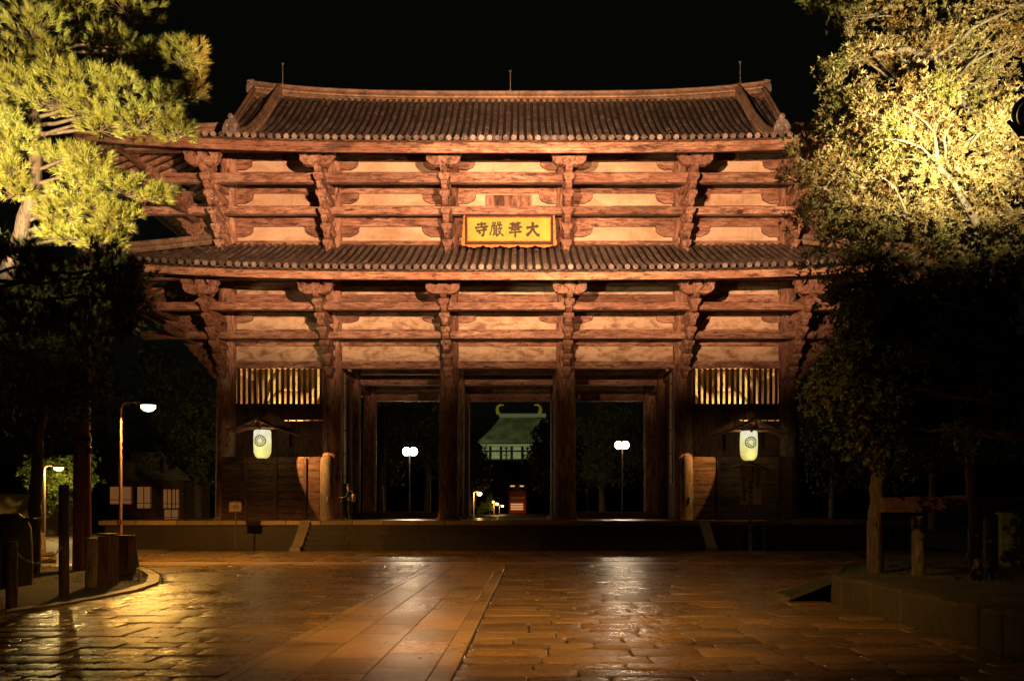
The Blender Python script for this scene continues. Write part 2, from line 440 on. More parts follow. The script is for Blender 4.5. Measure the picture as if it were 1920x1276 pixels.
# far road at left and forecourt
b = MB(); b.add([(-70,38.7,-.01),(-16,38.7,-.01),(-16,80,-.01),(-70,80,-.01)], [(0,1,2,3)])
b.add([(-70,28,-.014),(-15.2,28,-.014),(-15.2,38.65,-.014),(-70,38.65,-.014)], [(0,1,2,3)])
tag(b.build('road', M['asphalt']), kind='structure')
b = MB(); b.add([(-25,58.6,.9),(25,58.6,.9),(25,260,.9),(-25,260,.9)], [(0,1,2,3)])
tag(b.build('inner_approach', M['asphalt']), kind='structure')

# retaining wall (right)
rw = empty('retaining_wall', (6.9, 10, 0), 'low mossy stone retaining wall curving along the right side of the paving', 'wall')
y = 4.0
while y < 16.7:
    L = rnd.uniform(.45, .8); y1 = min(16.7, y+L)
    b = MB(); hh = .55+rnd.uniform(-.03, .02)
    b.box(6.9+rnd.uniform(-.02,.02)-6.9, .36, y+.008-10, y1-.008-10, -.05, hh, .035)
    b.build('wall_stone', M['rubble'], rw); y = y1
b = MB(); b.box(0.1, 3.2, 6.72, 7.05, -.05, .53, .04); b.build('wall_return', M['rubble'], rw)

# ------------------------------------------------------------------ podium and steps
pd = empty('stone_podium', (0, YM, 0), 'broad stone podium with front steps carrying the gate', 'podium')
PY0, PY1, PXW = 40.1, 58.2, 19.6
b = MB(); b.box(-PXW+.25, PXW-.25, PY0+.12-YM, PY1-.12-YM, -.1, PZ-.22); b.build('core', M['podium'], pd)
b = MB(); x = -PXW
while x < PXW:
    x1 = min(PXW, x+rnd.uniform(1.2, 1.9)); b.box(x+.006, x1-.006, PY0-YM, PY0+1.1-YM, PZ-.22, PZ+rnd.uniform(-.004,.004), .02); x = x1
b.build('edge_stones', M['slab'], pd)
b = MB(); b.box(-PXW, PXW, PY0+1.1-YM, PY1-YM, PZ-.21, PZ-.012); b.build('floor', M['slab'], pd)
XL, _ = P(567, 1000, 39.5); XR, _ = P(1325, 1000, 39.5)
ns = 6
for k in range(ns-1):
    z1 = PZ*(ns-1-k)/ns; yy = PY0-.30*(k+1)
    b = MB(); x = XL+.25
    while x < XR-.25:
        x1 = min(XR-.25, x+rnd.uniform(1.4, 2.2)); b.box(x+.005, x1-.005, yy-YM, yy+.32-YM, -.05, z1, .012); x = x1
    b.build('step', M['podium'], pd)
for x in (XL, XR):
    b = MB(); b.prism([(PY0-.02-YM, -.05), (PY0-1.95-YM, -.05), (PY0-1.95-YM, .16), (PY0-1.6-YM, .2), (PY0-.02-YM, PZ-.03)], x-.24, x+.24, 'x'); b.build('stair_side', M['curb'], pd)

# ------------------------------------------------------------------ the gate
gate = empty('temple_gate', (0, YM, PZ), 'huge two-storey wooden temple gate with tiled roofs and tiered brackets', 'temple gate')
GX = [-14.6, -9.1, -3.03, 3.03, 9.1, 14.6]
GY = [YF, YM, YB]
def part(mb, name, mat, parent=None, sub=False):
    o = mb.build(name, mat, parent or gate)
    if parent is None: o.location = (0, -YM, -PZ)
    return o
Z1B, Z1T = 9.2, 13.6      # lower panels
def zf(py, Y=YF): return P(0, py, Y)[1]
# columns
for iy, y in enumerate(GY):
    for ix, x in enumerate(GX):
        inner = (iy == 1 and ix in (-1,))
        b = MB(); top = 20.2
        r0 = .52 if iy == 0 else .45
        taper = lambda z: r0*(1-.10*(z/20))
        lean = -.012*(1 if x > 0 else -1)*(1 if abs(x) > 12 else .5)
        zs = [PZ, 3, 6, 9, 12, 15, 18, top]
        b.tube([(x+lean*(z-9), y, z) for z in zs], [taper(z) for z in zs], 18)
        b.tube([(x, y, PZ-.01), (x, y, PZ+.13)], [.72, .62], 18)
        part(b, 'column', M['wz'])
def beam(x0, x1, yc, dep, z0, z1, mat='wx', name='tie_beam', bev=.014):
    b = MB(); b.box(x0, x1, yc-dep/2, yc+dep/2, z0, z1, bev); return part(b, name, M[mat])
XE = 18.0
# wall plane, front and back rows
for y, sgn in ((YF, -1), (YB, 1)):
    yw = y
    # plaster panels per bay: (z0,z1) list
    lowp = [(zf(677), zf(650)), (zf(620), zf(594)), (zf(553), zf(538))]
    upp = [(zf(455), zf(426)), (zf(387), zf(364)), (zf(324), zf(304))]
    for k in range(5):
        x0, x1 = GX[k]+.42, GX[k+1]-.42
        for (z0, z1) in lowp+upp:
            b = MB(); b.box(x0, x1, yw+.02-.05, yw+.12, z0-.05, z1+.05); part(b, 'plaster_panel', M['plaster_up' if z0 > 15 else 'plaster'])
    # beams on the wall plane
    wallbeams = [(zf(691), zf(677.5), .34), (zf(649.5), zf(618), .30), (zf(594), zf(570), .30), (zf(567), zf(553), .34),
                 (zf(538), zf(520), .3), (zf(462), zf(454), .5), (zf(426), zf(407), .32), (zf(407)+.02, zf(387), .26), (zf(364), zf(349), .32), (zf(349)+.02, zf(324), .26), (zf(303), zf(291), .30), (zf(291)+.02, zf(268), .26)]
    for (z0, z1, dp) in wallbeams:
        for k in range(5):
            beam(GX[k]+.40, GX[k+1]-.40, yw, dp, z0, z1)
    # sill strip on top of middle plaster edges
# side walls
for x in (GX[0], GX[5]):
    for k in range(2):
        y0, y1 = GY[k]+.42, GY[k+1]-.42
        for (z0, z1) in [(PZ, zf(691)), (zf(677), zf(650)), (zf(620), zf(594)), (zf(553), zf(538)), (zf(455), zf(426)), (zf(387), zf(364)), (zf(324), zf(304))]:
            b = MB(); b.box(x-.05, x+.06, y0, y1, z0-.04, z1+.04); part(b, 'plaster_panel' if z0 > 3 else 'side_boarding', M['plaster'] if z0 > 3 else M['board'])
        for (z0, z1, dp) in [(zf(691), zf(677.5), .34), (zf(650), zf(620), .30), (zf(594), zf(553), .34), (zf(538), zf(520), .3), (zf(460), zf(455), .5), (zf(426), zf(387), .3), (zf(364), zf(324), .3), (zf(304), zf(268), .3)]:
            b = MB(); b.box(x-dp/2, x+dp/2, y0-.02, y1+.02, z0, z1, .03); part(b, 'side_beam', M['wy'])
# middle row and back row tie beams in the passage
for (py0, py1, Y, m) in ((722, 712, YM, 'wx'), (702, 690, YM, 'wx'), (752, 737, YB-.1, 'wx')):
    for k in (1, 2, 3):
        z0, z1 = P(0, py0, Y)[1], P(0, py1, Y)[1]
        beam(GX[k]+.45, GX[k+1]-.45, Y, .4, z0, z1, m, 'passage_beam')
for x in GX[1:5]:
    for k in range(2):
        b = MB(); b.box(x-.17, x+.17, GY[k]+.45, GY[k+1]-.45, 9.25, 9.7, .03); part(b, 'cross_beam', M['wy'])
        b = MB(); b.box(x-.15, x+.15, GY[k]+.45, GY[k+1]-.45, 12.4, 12.8, .03); part(b, 'cross_beam', M['wy'])
# sills between columns of the middle row
for k in (1, 3):
    b = MB(); b.box(GX[k]+.5, GX[k+1]-.5, YM-.25, YM+.25, PZ, PZ+.42, .03); part(b, 'threshold', M['slab'])

# --- bracket set: arms stepping out, a block at each end, a boat arm with three blocks on top
def bracket_mesh(z0, z1, proj, steps, wob):
    b = MB(); r = random.Random(wob)
    dz = (z1-z0)/steps
    for k in range(steps):
        L = proj*(k+1)/steps
        za = z0+dz*k; h = dz*.52; w = .15+r.uniform(-.012, .012)
        tip = -L+.02
        poly = [(0, za), (tip+.42, za), (tip+.18, za+h*.22), (tip+.03, za+h*.62), (tip, za+h), (0, za+h)]
        # arm extruded sideways
        b.prism([(p[0], p[1]) for p in poly], -w, w, 'x')
        # bearing blocks at the end and at earlier steps
        for q in range(k+1):
            yy = -proj*(q+1)/steps+.12
            if q < k-2: continue
            zb = za+h; hb = dz-h; s1, s2 = .17, .25
            b.add([(sx*s, yy+sy*s, z) for (s, z) in ((s1, zb), (s2, zb+hb*.45), (s2, zb+hb*.98)) for sx, sy in ((-1,-1),(1,-1),(1,1),(-1,1))],
                  [(0,1,5,4),(1,2,6,5),(2,3,7,6),(3,0,4,7),(4,5,9,8),(5,6,10,9),(6,7,11,10),(7,4,8,11),(8,9,10,11),(3,2,1,0)])
    # boat arm across the tip
    zt = z1; yy = -proj+.12
    for s in (-1, 1):
        poly = [(.12*s, zt-.02), (.12*s, zt-.42), (.45*s, zt-.44), (.68*s, zt-.34), (.80*s, zt-.18), (.80*s, zt-.02)]
        if s < 0: poly = poly[::-1]
        b.prism(poly, yy-.16, yy+.16, 'y')
        cx = .62*s
        for (s1, s2, a, c) in ((.16, .24, zt-.015, zt+.10), (.24, .24, zt+.10, zt+.23)):
            b.add([(cx+sx*q, yy+sy*q, z) for (q, z) in ((s1, a), (s2, c)) for sx, sy in ((-1,-1),(1,-1),(1,1),(-1,1))],
                  [(0,1,5,4),(1,2,6,5),(2,3,7,6),(3,0,4,7),(3,2,1,0),(4,5,6,7)])
    b.box(-.2, .2, yy-.2, yy+.2, zt-.02, zt+.23, .02)
    return b
def lower_bracket(): return bracket_mesh(8.62, 12.60, 3.4, 7, 3)
def upper_bracket(): return bracket_mesh(14.2, 18.72, 3.4, 7, 4)
protos = []
for fn in (lower_bracket, upper_bracket):
    me = fn(); o = me.build('bracket_set', M['wb'], gate); COL.objects.unlink(o); protos.append(o)
def put_bracket(i, x, y, rz):
    o = protos[i].copy(); COL.objects.link(o); o.parent = gate; o.location = (x, y-YM, -PZ); o.rotation_euler = (0, 0, rz)
for i in (0, 1):
    for x in GX:
        xx = x*(.993 if i else 1)
        put_bracket(i, xx, YF-.35, 0); put_bracket(i, xx, YB+.35, math.pi)
    for y in GY:
        put_bracket(i, -14.9*(.993 if i else 1), y, -math.pi/2); put_bracket(i, 14.9*(.993 if i else 1), y, math.pi/2)
# wall elbows under wall beams beside each column
def elbow(x, s, z1, w, h, y=YF):
    b = MB(); x0 = x+s*.4
    poly = [(x0, z1), (x0, z1-h), (x0+s*w*.55, z1-h), (x0+s*w*.88, z1-h*.72), (x0+s*w, z1-h*.42), (x0+s*w*.94, z1-h*.36), (x0+s*w, z1-h*.2), (x0+s*w, z1)]
    if s < 0: poly = poly[::-1]
    b.prism(poly, y-.20, y+.02, 'y'); return b
for k, x in enumerate(GX):
    b = MB()
    for s in (-1, 1):
        if (k == 0 and s < 0) or (k == 5 and s > 0): continue
        for (pz, w, h) in ((426, 1.0, .55), (364, 1.0, .55), (303, .95, .5), (594, 1.0, .34)):
            e = elbow(x, s, zf(pz)+.01, w, h); b.add(e.v, e.f)
    part(b, 'wall_elbows', M['wx'])
# front (and rear/side) running beams carried on the brackets
def run(p, z0, z1, dep, name='outrigger_beam', seg=True):
    for sgn, yc in ((-1, YF-p), (1, YB+p)):
        for k in range(5):
            x0 = GX[k]+(.17 if k else -3.5+.0); x1 = GX[k+1]-(.17 if k < 4 else -3.5)
            if k == 0: x0 = -18.3
            if k == 4: x1 = 18.3
            beam(x0, x1, yc, dep, z0, z1, 'wx', name, .014)
    for x in (-14.6-p, 14.6+p):
        b = MB(); b.box(x-dep/2, x+dep/2, YF-3.6, YB+3.6, z0+.02, z1-.02, .03); part(b, 'side_outrigger_beam', M['wy'])
run(1.6, P(0, 635, YF-1.6)[1], P(0, 622, YF-1.6)[1], .34)
run(2.6, P(0, 581.5, YF-2.6)[1], P(0, 567.5, YF-2.6)[1], .34)
run(1.5, P(0, 403, YF-1.5)[1], P(0, 389, YF-1.5)[1], .30)
run(2.5, P(0, 344, YF-2.5)[1], P(0, 326, YF-2.5)[1], .30)
# eave purlins
for (z0, z1) in ((12.86, 13.2), (18.97, 19.35)):
    for yc in (YF-3.63, YB+3.63): beam(-18.6, 18.6, yc, .36, z0, z1, 'wx', 'eave_purlin')
    for x in (-18.3, 18.3):
        b = MB(); b.box(x-.17, x+.17, YF-4.2, YB+4.2, z0-.01, z1-.02, .03); part(b, 'eave_purlin', M['wy'])

# --- roofs
EW, ED = 19.8, 10.7
def prof_pts(pts):
    def f(s):
        if s <= pts[0][0]: return pts[0][1]
        for (a, za), (c, zc) in zip(pts, pts[1:]):
            if s <= c: return za+(zc-za)*(s-a)/(c-a)
        return pts[-1][1]
    return f
def smoothp(pts):
    f = prof_pts(pts)
    return lambda s: (f(s-.5)+f(s)*2+f(s+.5))/4 if .5 < s < pts[-1][0]-.5 else f(s)
up_prof = smoothp([(0,18.88),(1.5,19.42),(3.2,20.15),(5.2,21.30),(7.4,22.95),(9.3,24.72),(10.7,25.95)])
lo_prof = smoothp([(0,12.98),(1.5,13.62),(3,14.40),(4.3,15.12),(5.3,15.65)])
def sori(t): return .62*abs(t)**3.2
def U_front(prof, x, s): # returns y offset from YM (front negative) , z
    k = max(0, 1-s/9)
    return prof(s)+sori(x/EW)*(k)
def tile_row(b, pts, rad, rng):
    """cover tiles laid end over end along a polyline pts (list of Vector), side vector w"""
    # resample
    total = sum((q-p).length for p, q in zip(pts, pts[1:])); n = max(1, round(total/.34))
    def at(d):
        for p, q in zip(pts, pts[1:]):
            L = (q-p).length
            if d <= L or q is pts[-1]: return p+(q-p)*min(1, d/L if L else 0)
            d -= L
        return pts[-1]
    hd = Vector((pts[-1].x-pts[0].x, pts[-1].y-pts[0].y, 0)).normalized(); w = Vector((-hd.y, hd.x, 0))
    jit = w*rng.uniform(-.015, .015)
    for k in range(n):
        a, c = at(total*k/n), at(total*(k+1)/n); d = (c-a).normalized(); up = w.cross(d)*-1
        if up.z < 0: up = -up
        r0, r1 = rad*rng.uniform(.98, 1.06), rad*.88
        vs = []; lift = rng.uniform(0, .012)
        for (p, r) in ((a, r0), (c+d*.02, r1)):
            for q in range(7):
                t = math.pi*q/6; vs.append(p+jit+w*math.cos(t)*r+up*(math.sin(t)*r+lift-.02))
        b.add(vs, [(q, q+1, 8+q, 7+q) for q in range(6)], True)
        b.add(vs[:7], [tuple(range(7))])
def slope_mesh(prof, smax_of, half, sgn, axis, inner, b, be, bf, rng, spacing=.372, tile=True, fringe=True):
    """rows across one slope. axis 'x': slope runs along y (front/back). returns nothing; fills cover rows b, eave ends be"""
    n = int(2*half/spacing); n += n % 2
    for i in range(n+1):
        u = -half+.12+(2*half-.24)*i/n
        s1 = smax_of(u)
        if s1 < .3: continue
        m = max(2, int(s1/.7)+1); pts = []
        for k in range(m+1):
            s = s1*k/m; z = prof(s)+sori(u/half)*max(0, 1-s/9)
            if axis == 'x': pts.append(Vector((u, sgn*(ED-s), z)))
            else: pts.append(Vector((sgn*(EW-s), u, z)))
        if tile: tile_row(b, pts, .108, rng)
        if fringe:
            p = pts[0]; d = (pts[0]-pts[1]).normalized()
            h = Vector((d.x, d.y, 0)).normalized(); w = Vector((-h.y, h.x, 0)); c0 = p+h*.03+Vector((0,0,-.01))
            # disc with raised rim and boss
            r = .125; vs = []
            ringz = [(r, -.05), (r, .03), (r*.80, .03), (r*.76, .014), (r*.35, .014), (r*.30, .026)]
            nn = 12
            for (rr, o) in ringz:
                for q in range(nn):
                    t = 2*math.pi*q/nn; vs.append(c0+w*math.cos(t)*rr+Vector((0,0,1))*math.sin(t)*rr+h*o)
            be.add(vs, [(a*nn+q, a*nn+(q+1)%nn, (a+1)*nn+(q+1)%nn, (a+1)*nn+q) for a in range(5) for q in range(nn)]+[tuple(5*nn+q for q in range(nn))])
            # flat eave tile between this row and next: hanging curved lip
            sp = (2*half-.24)/n
            if i < n:
                vs = []
                for (dz, dd) in ((.0, -.02), (-.085, .02)):
                    for q in range(5):
                        t = q/4; sag = -.075*math.sin(math.pi*t)
                        vs.append(c0+(Vector((1,0,0)) if axis == 'x' else Vector((0,1,0)))*(sp*t)+Vector((0,0,-.03+sag+dz))+h*(.0 if dz else -.02))
                bf.add(vs, [(q, q+1, 6+q, 5+q) for q in range(4)])
def sheet(b, prof, smax_of, half, sgn, axis, off=-.06, nu=90, ns_=16, umin=None, thick=None):
    vs = []
    for i in range(nu+1):
        u = -half+2*half*i/nu; s1 = max(0.0, smax_of(u))
        for k in range(ns_+1):
            s = s1*k/ns_; z = prof(s)+sori(u/half)*max(0, 1-s/9)+off
            vs.append((u, sgn*(ED-s), z) if axis == 'x' else (sgn*(EW-s), u, z))
    b.add(vs, [(i*(ns_+1)+k, i*(ns_+1)+k+1, (i+1)*(ns_+1)+k+1, (i+1)*(ns_+1)+k) for i in range(nu) for k in range(ns_)], True)
def eave_boards(parent, prof, z_top_off, h, which):
    """fascia board along all four eaves, following the rise at the corners"""
    for axis, half, inner, sgns in (('x', EW, ED, (-1, 1)), ('y', ED, EW, (-1, 1))):
        for sgn in sgns:
            bands = [(0.0, .10, -z_top_off, -z_top_off-h, 'fascia'), (-.05, .20, -z_top_off+.045, -z_top_off+.004, 'darkwood')]
            if which == 'upper': bands[0:1] = [(0.0, .10, -z_top_off, -z_top_off-h*.5, 'fascia'), (.05, .14, -z_top_off-h*.5-.004, -z_top_off-h, 'wx')]
            for (d0, d1, za, zb, m) in bands:
                b = MB(); n = 50; vs = []
                for i in range(n+1):
                    u = -half+2*half*i/n; z = prof(0)+sori(u/half)
                    for (d, zz) in ((d0, za), (d1, za), (d1, zb), (d0, zb)):
                        o_ = inner-d
                        vs.append((u, sgn*o_, z+zz) if axis == 'x' else (sgn*(o_-.003), u*1.0, z+zz))
                fs = [(i*4+q, i*4+(q+1)%4, (i+1)*4+(q+1)%4, (i+1)*4+q) for i in range(n) for q in range(4)]+[(0,1,2,3), (n*4+3,n*4+2,n*4+1,n*4)]
                b.add(vs, fs); o = b.build('eave_board', M[m], parent)
def ridge_run(b, pts, w, h, layers=5):
    """stacked flat tile courses capped by a round tile along pts (bottom centre line)"""
    for k in range(layers):
        z0, z1 = h*k/layers, h*(k+.82)/layers; ww = w*(1 if k % 2 == 0 else .93)*(1-.12*k/layers)
        vs = []
        for i, p in enumerate(pts):
            d = (pts[min(i+1, len(pts)-1)]-pts[max(0, i-1)]); d = Vector((d.x, d.y, 0)).normalized(); s_ = Vector((-d.y, d.x, 0))
            j = rnd.uniform(-.008, .008)
            for (a, z) in ((-1, z0), (1, z0), (1, z1), (-1, z1)): vs.append(p+s_*(a*ww/2+j)+Vector((0,0,z+(0 if z == z0 else j))))
        n = len(pts)
        b.add(vs, [(i*4+q, i*4+(q+1)%4, (i+1)*4+(q+1)%4, (i+1)*4+q) for i in range(n-1) for q in range(4)]+[(0,1,2,3), (n*4-1,n*4-2,n*4-3,n*4-4)])
        if k < layers-1:
            pass
    # core filling gaps
    vs = []
    for i, p in enumerate(pts):
        d = (pts[min(i+1, len(pts)-1)]-pts[max(0, i-1)]); d = Vector((d.x, d.y, 0)).normalized(); s_ = Vector((-d.y, d.x, 0))
        for (a, z) in ((-1, -.1), (1, -.1), (1, h*.9), (-1, h*.9)): vs.append(p+s_*(a*w*.40)+Vector((0,0,z)))
    n = len(pts)
    b.add(vs, [(i*4+q, i*4+(q+1)%4, (i+1)*4+(q+1)%4, (i+1)*4+q) for i in range(n-1) for q in range(4)]+[(0,1,2,3), (n*4-1,n*4-2,n*4-3,n*4-4)])
    b.tube([p+Vector((0,0,h+.02)) for p in pts], w*.24, 8)
def ogre_tile(p, yaw, name, parent, h=.95, w=.62):
    """end tile: shield-shaped plate with shoulders and a round boss on top"""
    b = MB()
    poly = [(-w*.5, 0), (w*.5, 0), (w*.52, h*.35), (w*.46, h*.62), (w*.30, h*.78), (w*.12, h*.84), (-w*.12, h*.84), (-w*.30, h*.78), (-w*.46, h*.62), (-w*.52, h*.35)]
    b.prism(poly, -.10, .10, 'y')
    b.lathe([(.05,-.20),(.13,-.18),(.14,0),(.14,.2)], (0, 0, h*.92), 12, axis='y')
    b.lathe([(.02,-.22),(.10,-.20),(.15,-.12),(.17,-.09)], (0, 0, h*.45), 12, axis='y')
    for s in (-1, 1):
        b.lathe([(.01,-.17),(.05,-.16),(.07,-.09)], (s*w*.25, 0, h*.60), 8, axis='y')
        b.prism([(s*w*.36, .02), (s*w*.50, .02), (s*w*.50, h*.5), (s*w*.40, h*.55)][::s], -.14, -.08, 'y')
    b.xf(Matrix.Translation(p) @ Matrix.Rotation(yaw, 4, 'Z'))
    return b.build(name, M['tileend'], parent)
def to_gate(o): o.location = (0, 0, -PZ); return o

# lower skirt roof (local frame: gate centre in plan, world z)
rng = random.Random(11)
for which in ('lower', 'upper'):
    prof = lo_prof if which == 'lower' else up_prof
    b = MB()
    if which == 'lower':
        smx = lambda u: min(5.32, EW-abs(u)); smy = lambda u: min(5.32, ED-abs(u))
    else:
        smx = lambda u: (ED if abs(u) <= 14.95 else EW-abs(u)); smy = lambda u: min(5.3, ED-abs(u))
    for sgn in (-1, 1):
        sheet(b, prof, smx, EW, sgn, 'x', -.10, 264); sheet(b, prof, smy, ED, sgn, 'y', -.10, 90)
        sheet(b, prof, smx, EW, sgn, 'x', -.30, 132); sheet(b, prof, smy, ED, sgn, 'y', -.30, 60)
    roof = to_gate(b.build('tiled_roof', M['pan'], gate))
    roof['label'] = 'lower skirt roof of ribbed tiles' if which == 'lower' else 'upper hip-and-gable roof of ribbed tiles'
    b, be, bf = MB(), MB(), MB()
    slope_mesh(prof, smx, EW, -1, 'x', None, b, be, bf, rng)
    for sgn in (-1, 1): slope_mesh(prof, smy, ED, sgn, 'y', None, b, be, bf, rng)
    slope_mesh(prof, smx, EW, 1, 'x', None, b, be, bf, rng, .7)
    b.build('cover_tiles', M['tile'], roof); be.build('eave_tile_ends', M['tileend'], roof); bf.build('flat_eave_tiles', M['tile'], roof)
    eave_boards(roof, prof, .24 if which == 'lower' else .22, .34 if which == 'lower' else .43, which)
    # rafters below the eaves
    for axis, half, inner, smf in (('x', EW, ED, smx), ('y', ED, EW, smy)):
        for sgn in (-1, 1):
            b = MB(); n = int(half*2/.62)
            for i in range(n+1):
                u = -half+.2+(2*half-.4)*i/n; s1 = min(5.2, smf(u)); 
                if s1 < .5: continue
                for (sa, sb) in ((.14, s1*.5), (s1*.5, s1)):
                    za, zb = prof(sa)+sori(u/half)*max(0,1-sa/9)-.31, prof(sb)+sori(u/half)*max(0,1-sb/9)-.31
                    q = []
                    for (s_, z_) in ((sa, za), (sb, zb)):
                        for (du, dz) in ((-.09, 0), (.09, 0), (.09, -.2), (-.09, -.2)):
                            q.append((u+du, sgn*(inner-s_), z_+dz) if axis == 'x' else (sgn*(inner-s_), u+du, z_+dz))
                    b.add(q, [(0,1,5,4),(1,2,6,5),(2,3,7,6),(3,0,4,7),(0,3,2,1),(4,5,6,7)])
            o = b.build('rafter_row', M['wy'], roof)
    # hip ridges
    for sx in (-1, 1):
        for sy in (-1, 1):
            e = 5.2 if which == 'lower' else 5.0
            pts = [Vector((sx*(EW-s), sy*(ED-s), prof(s)+sori(1)*max(0, 1-s/9)-.02)) for s in [.35+(e-.35)*k/10 for k in range(11)]]
            b = MB(); ridge_run(b, pts, .42, .34, 3); hr = b.build('hip_ridge', M['ridge'], roof)
            ogre_tile(pts[0]+Vector((sx*.05, sy*.05, -.05)), math.atan2(sx, -sy), 'ridge_end_tile', hr, .7, .5)
    if which == 'upper':
        rise = lambda x: .60*(abs(x)/15)**3.6
        pts = [Vector((x, 0, 25.72+rise(x))) for x in [-15.05+30.1*k/40 for k in range(41)]]
        b = MB(); ridge_run(b, pts, .62, .52, 7); mr_ = b.build('main_ridge', M['ridge'], roof)
        for sx in (-1, 1):
            ogre_tile(Vector((sx*15.12, 0, 25.55+rise(15))), math.pi/2*sx, 'ridge_end_tile', mr_, .85, .75)
            b = MB(); b.tube([Vector((sx*15.0,0,26.5)), Vector((sx*15.15,0,26.8)), Vector((sx*15.32,0,26.98))], [.10,.07,.02], 8); b.build('ridge_horn', M['tileend'], mr_)
            for sy in (-1, 1):
                # descending ridge
                ss = [2.6+(ED-2.7)*k/14 for k in range(15)]
                pts = [Vector((sx*13.4, sy*(ED-s), prof(s)+rise(13.4)*(max(0, s-5)/6)+.02)) for s in ss]
                b = MB(); ridge_run(b, pts, .5, .42, 4); dr = b.build('descending_ridge', M['ridge'], roof)
                ogre_tile(pts[0]+Vector((0, sy*.12, -.12)), 0 if sy < 0 else math.pi, 'ridge_end_tile', dr, 1.3, .80)
                # verge ridge
                ss = [5.0+(ED-5.05)*k/10 for k in range(11)]
                pts = [Vector((sx*14.85, sy*(ED-s), prof(s)+rise(14.85)*(max(0, s-5)/6)+.0)) for s in ss]
                b = MB(); ridge_run(b, pts, .3, .22, 2); b.build('verge_ridge', M['ridge'], roof)
                # barge board
                vs = []
                for p in pts:
                    vs += [(p.x+sx*.02, p.y, p.z-.08), (p.x+sx*.12, p.y, p.z-.08), (p.x+sx*.12, p.y, p.z-.58), (p.x+sx*.02, p.y, p.z-.58)]
                b = MB(); b.add(vs, [(i*4+q, i*4+(q+1)%4, (i+1)*4+(q+1)%4, (i+1)*4+q) for i in range(10) for q in range(4)]+[(0,1,2,3),(43,42,41,40)])
                b.build('barge_board', M['wy'], roof)
            # gable wall
            b = MB(); b.prism([(-5.6, 21.2), (5.6, 21.2), (0, 25.6)], sx*14.2-.06, sx*14.2+.06, 'x'); b.build('gable_wall', M['darkwood'], roof)
        for (px, pb, pt) in ((530, 160, 118), (957, 172, 132), (1388, 158, 115)):
            x, zb = P(px, pb, YM); zt = P(px, pt, YM)[1]
            b = MB(); b.tube([(x,0,zb-.15),(x,0,zt)], .03, 6)
            b.tube([(x-.0,0,zt-.14),(x-.09,0,zt-.02)], .014, 5); b.tube([(x,0,zt-.14),(x+.09,0,zt-.02)], .014, 5); b.tube([(x,0,zb+.02),(x,0,zb+.10)], .08, 8)
            to_gate(b.build('lightning_rod', M['metal'], gate))

for k in range(5):
    for (z0, z1) in ((zf(303)+.01, zf(287)),):
        xm = (GX[k]+GX[k+1])/2
        b = MB(); b.box(xm-.17, xm+.17, YF-.24, YF-.16, z0, z1, .01); part(b, 'short_strut', M['wz'])
# added sheet of dark boards closing the interior; the gate has no ceiling
b = MB(); b.box(-14.3, 14.3, YF+.3, YB-.3, 20.3, 20.4); part(b, 'added_ceiling', M['board'])

# small shuttered window under the upper eave
xa, za = P(910, 387, YF-.1); xb, zb = P(997, 365.5, YF-.1)
b = MB(); b.box(xa, xb, YF-.14, YF-.04, za, zb, .01); sw = part(b, 'shutter_window', M['wz'])
for q in range(3):
    x = xa+(xb-xa)*(.2+.26*q)
    b = MB(); b.box(x, x+(xb-xa)*.2, YF-.175, YF-.143, za+.04, zb-.03, .01); b.build('shutter_leaf', M['darkwood'] if q == 0 else M['wz'], sw)

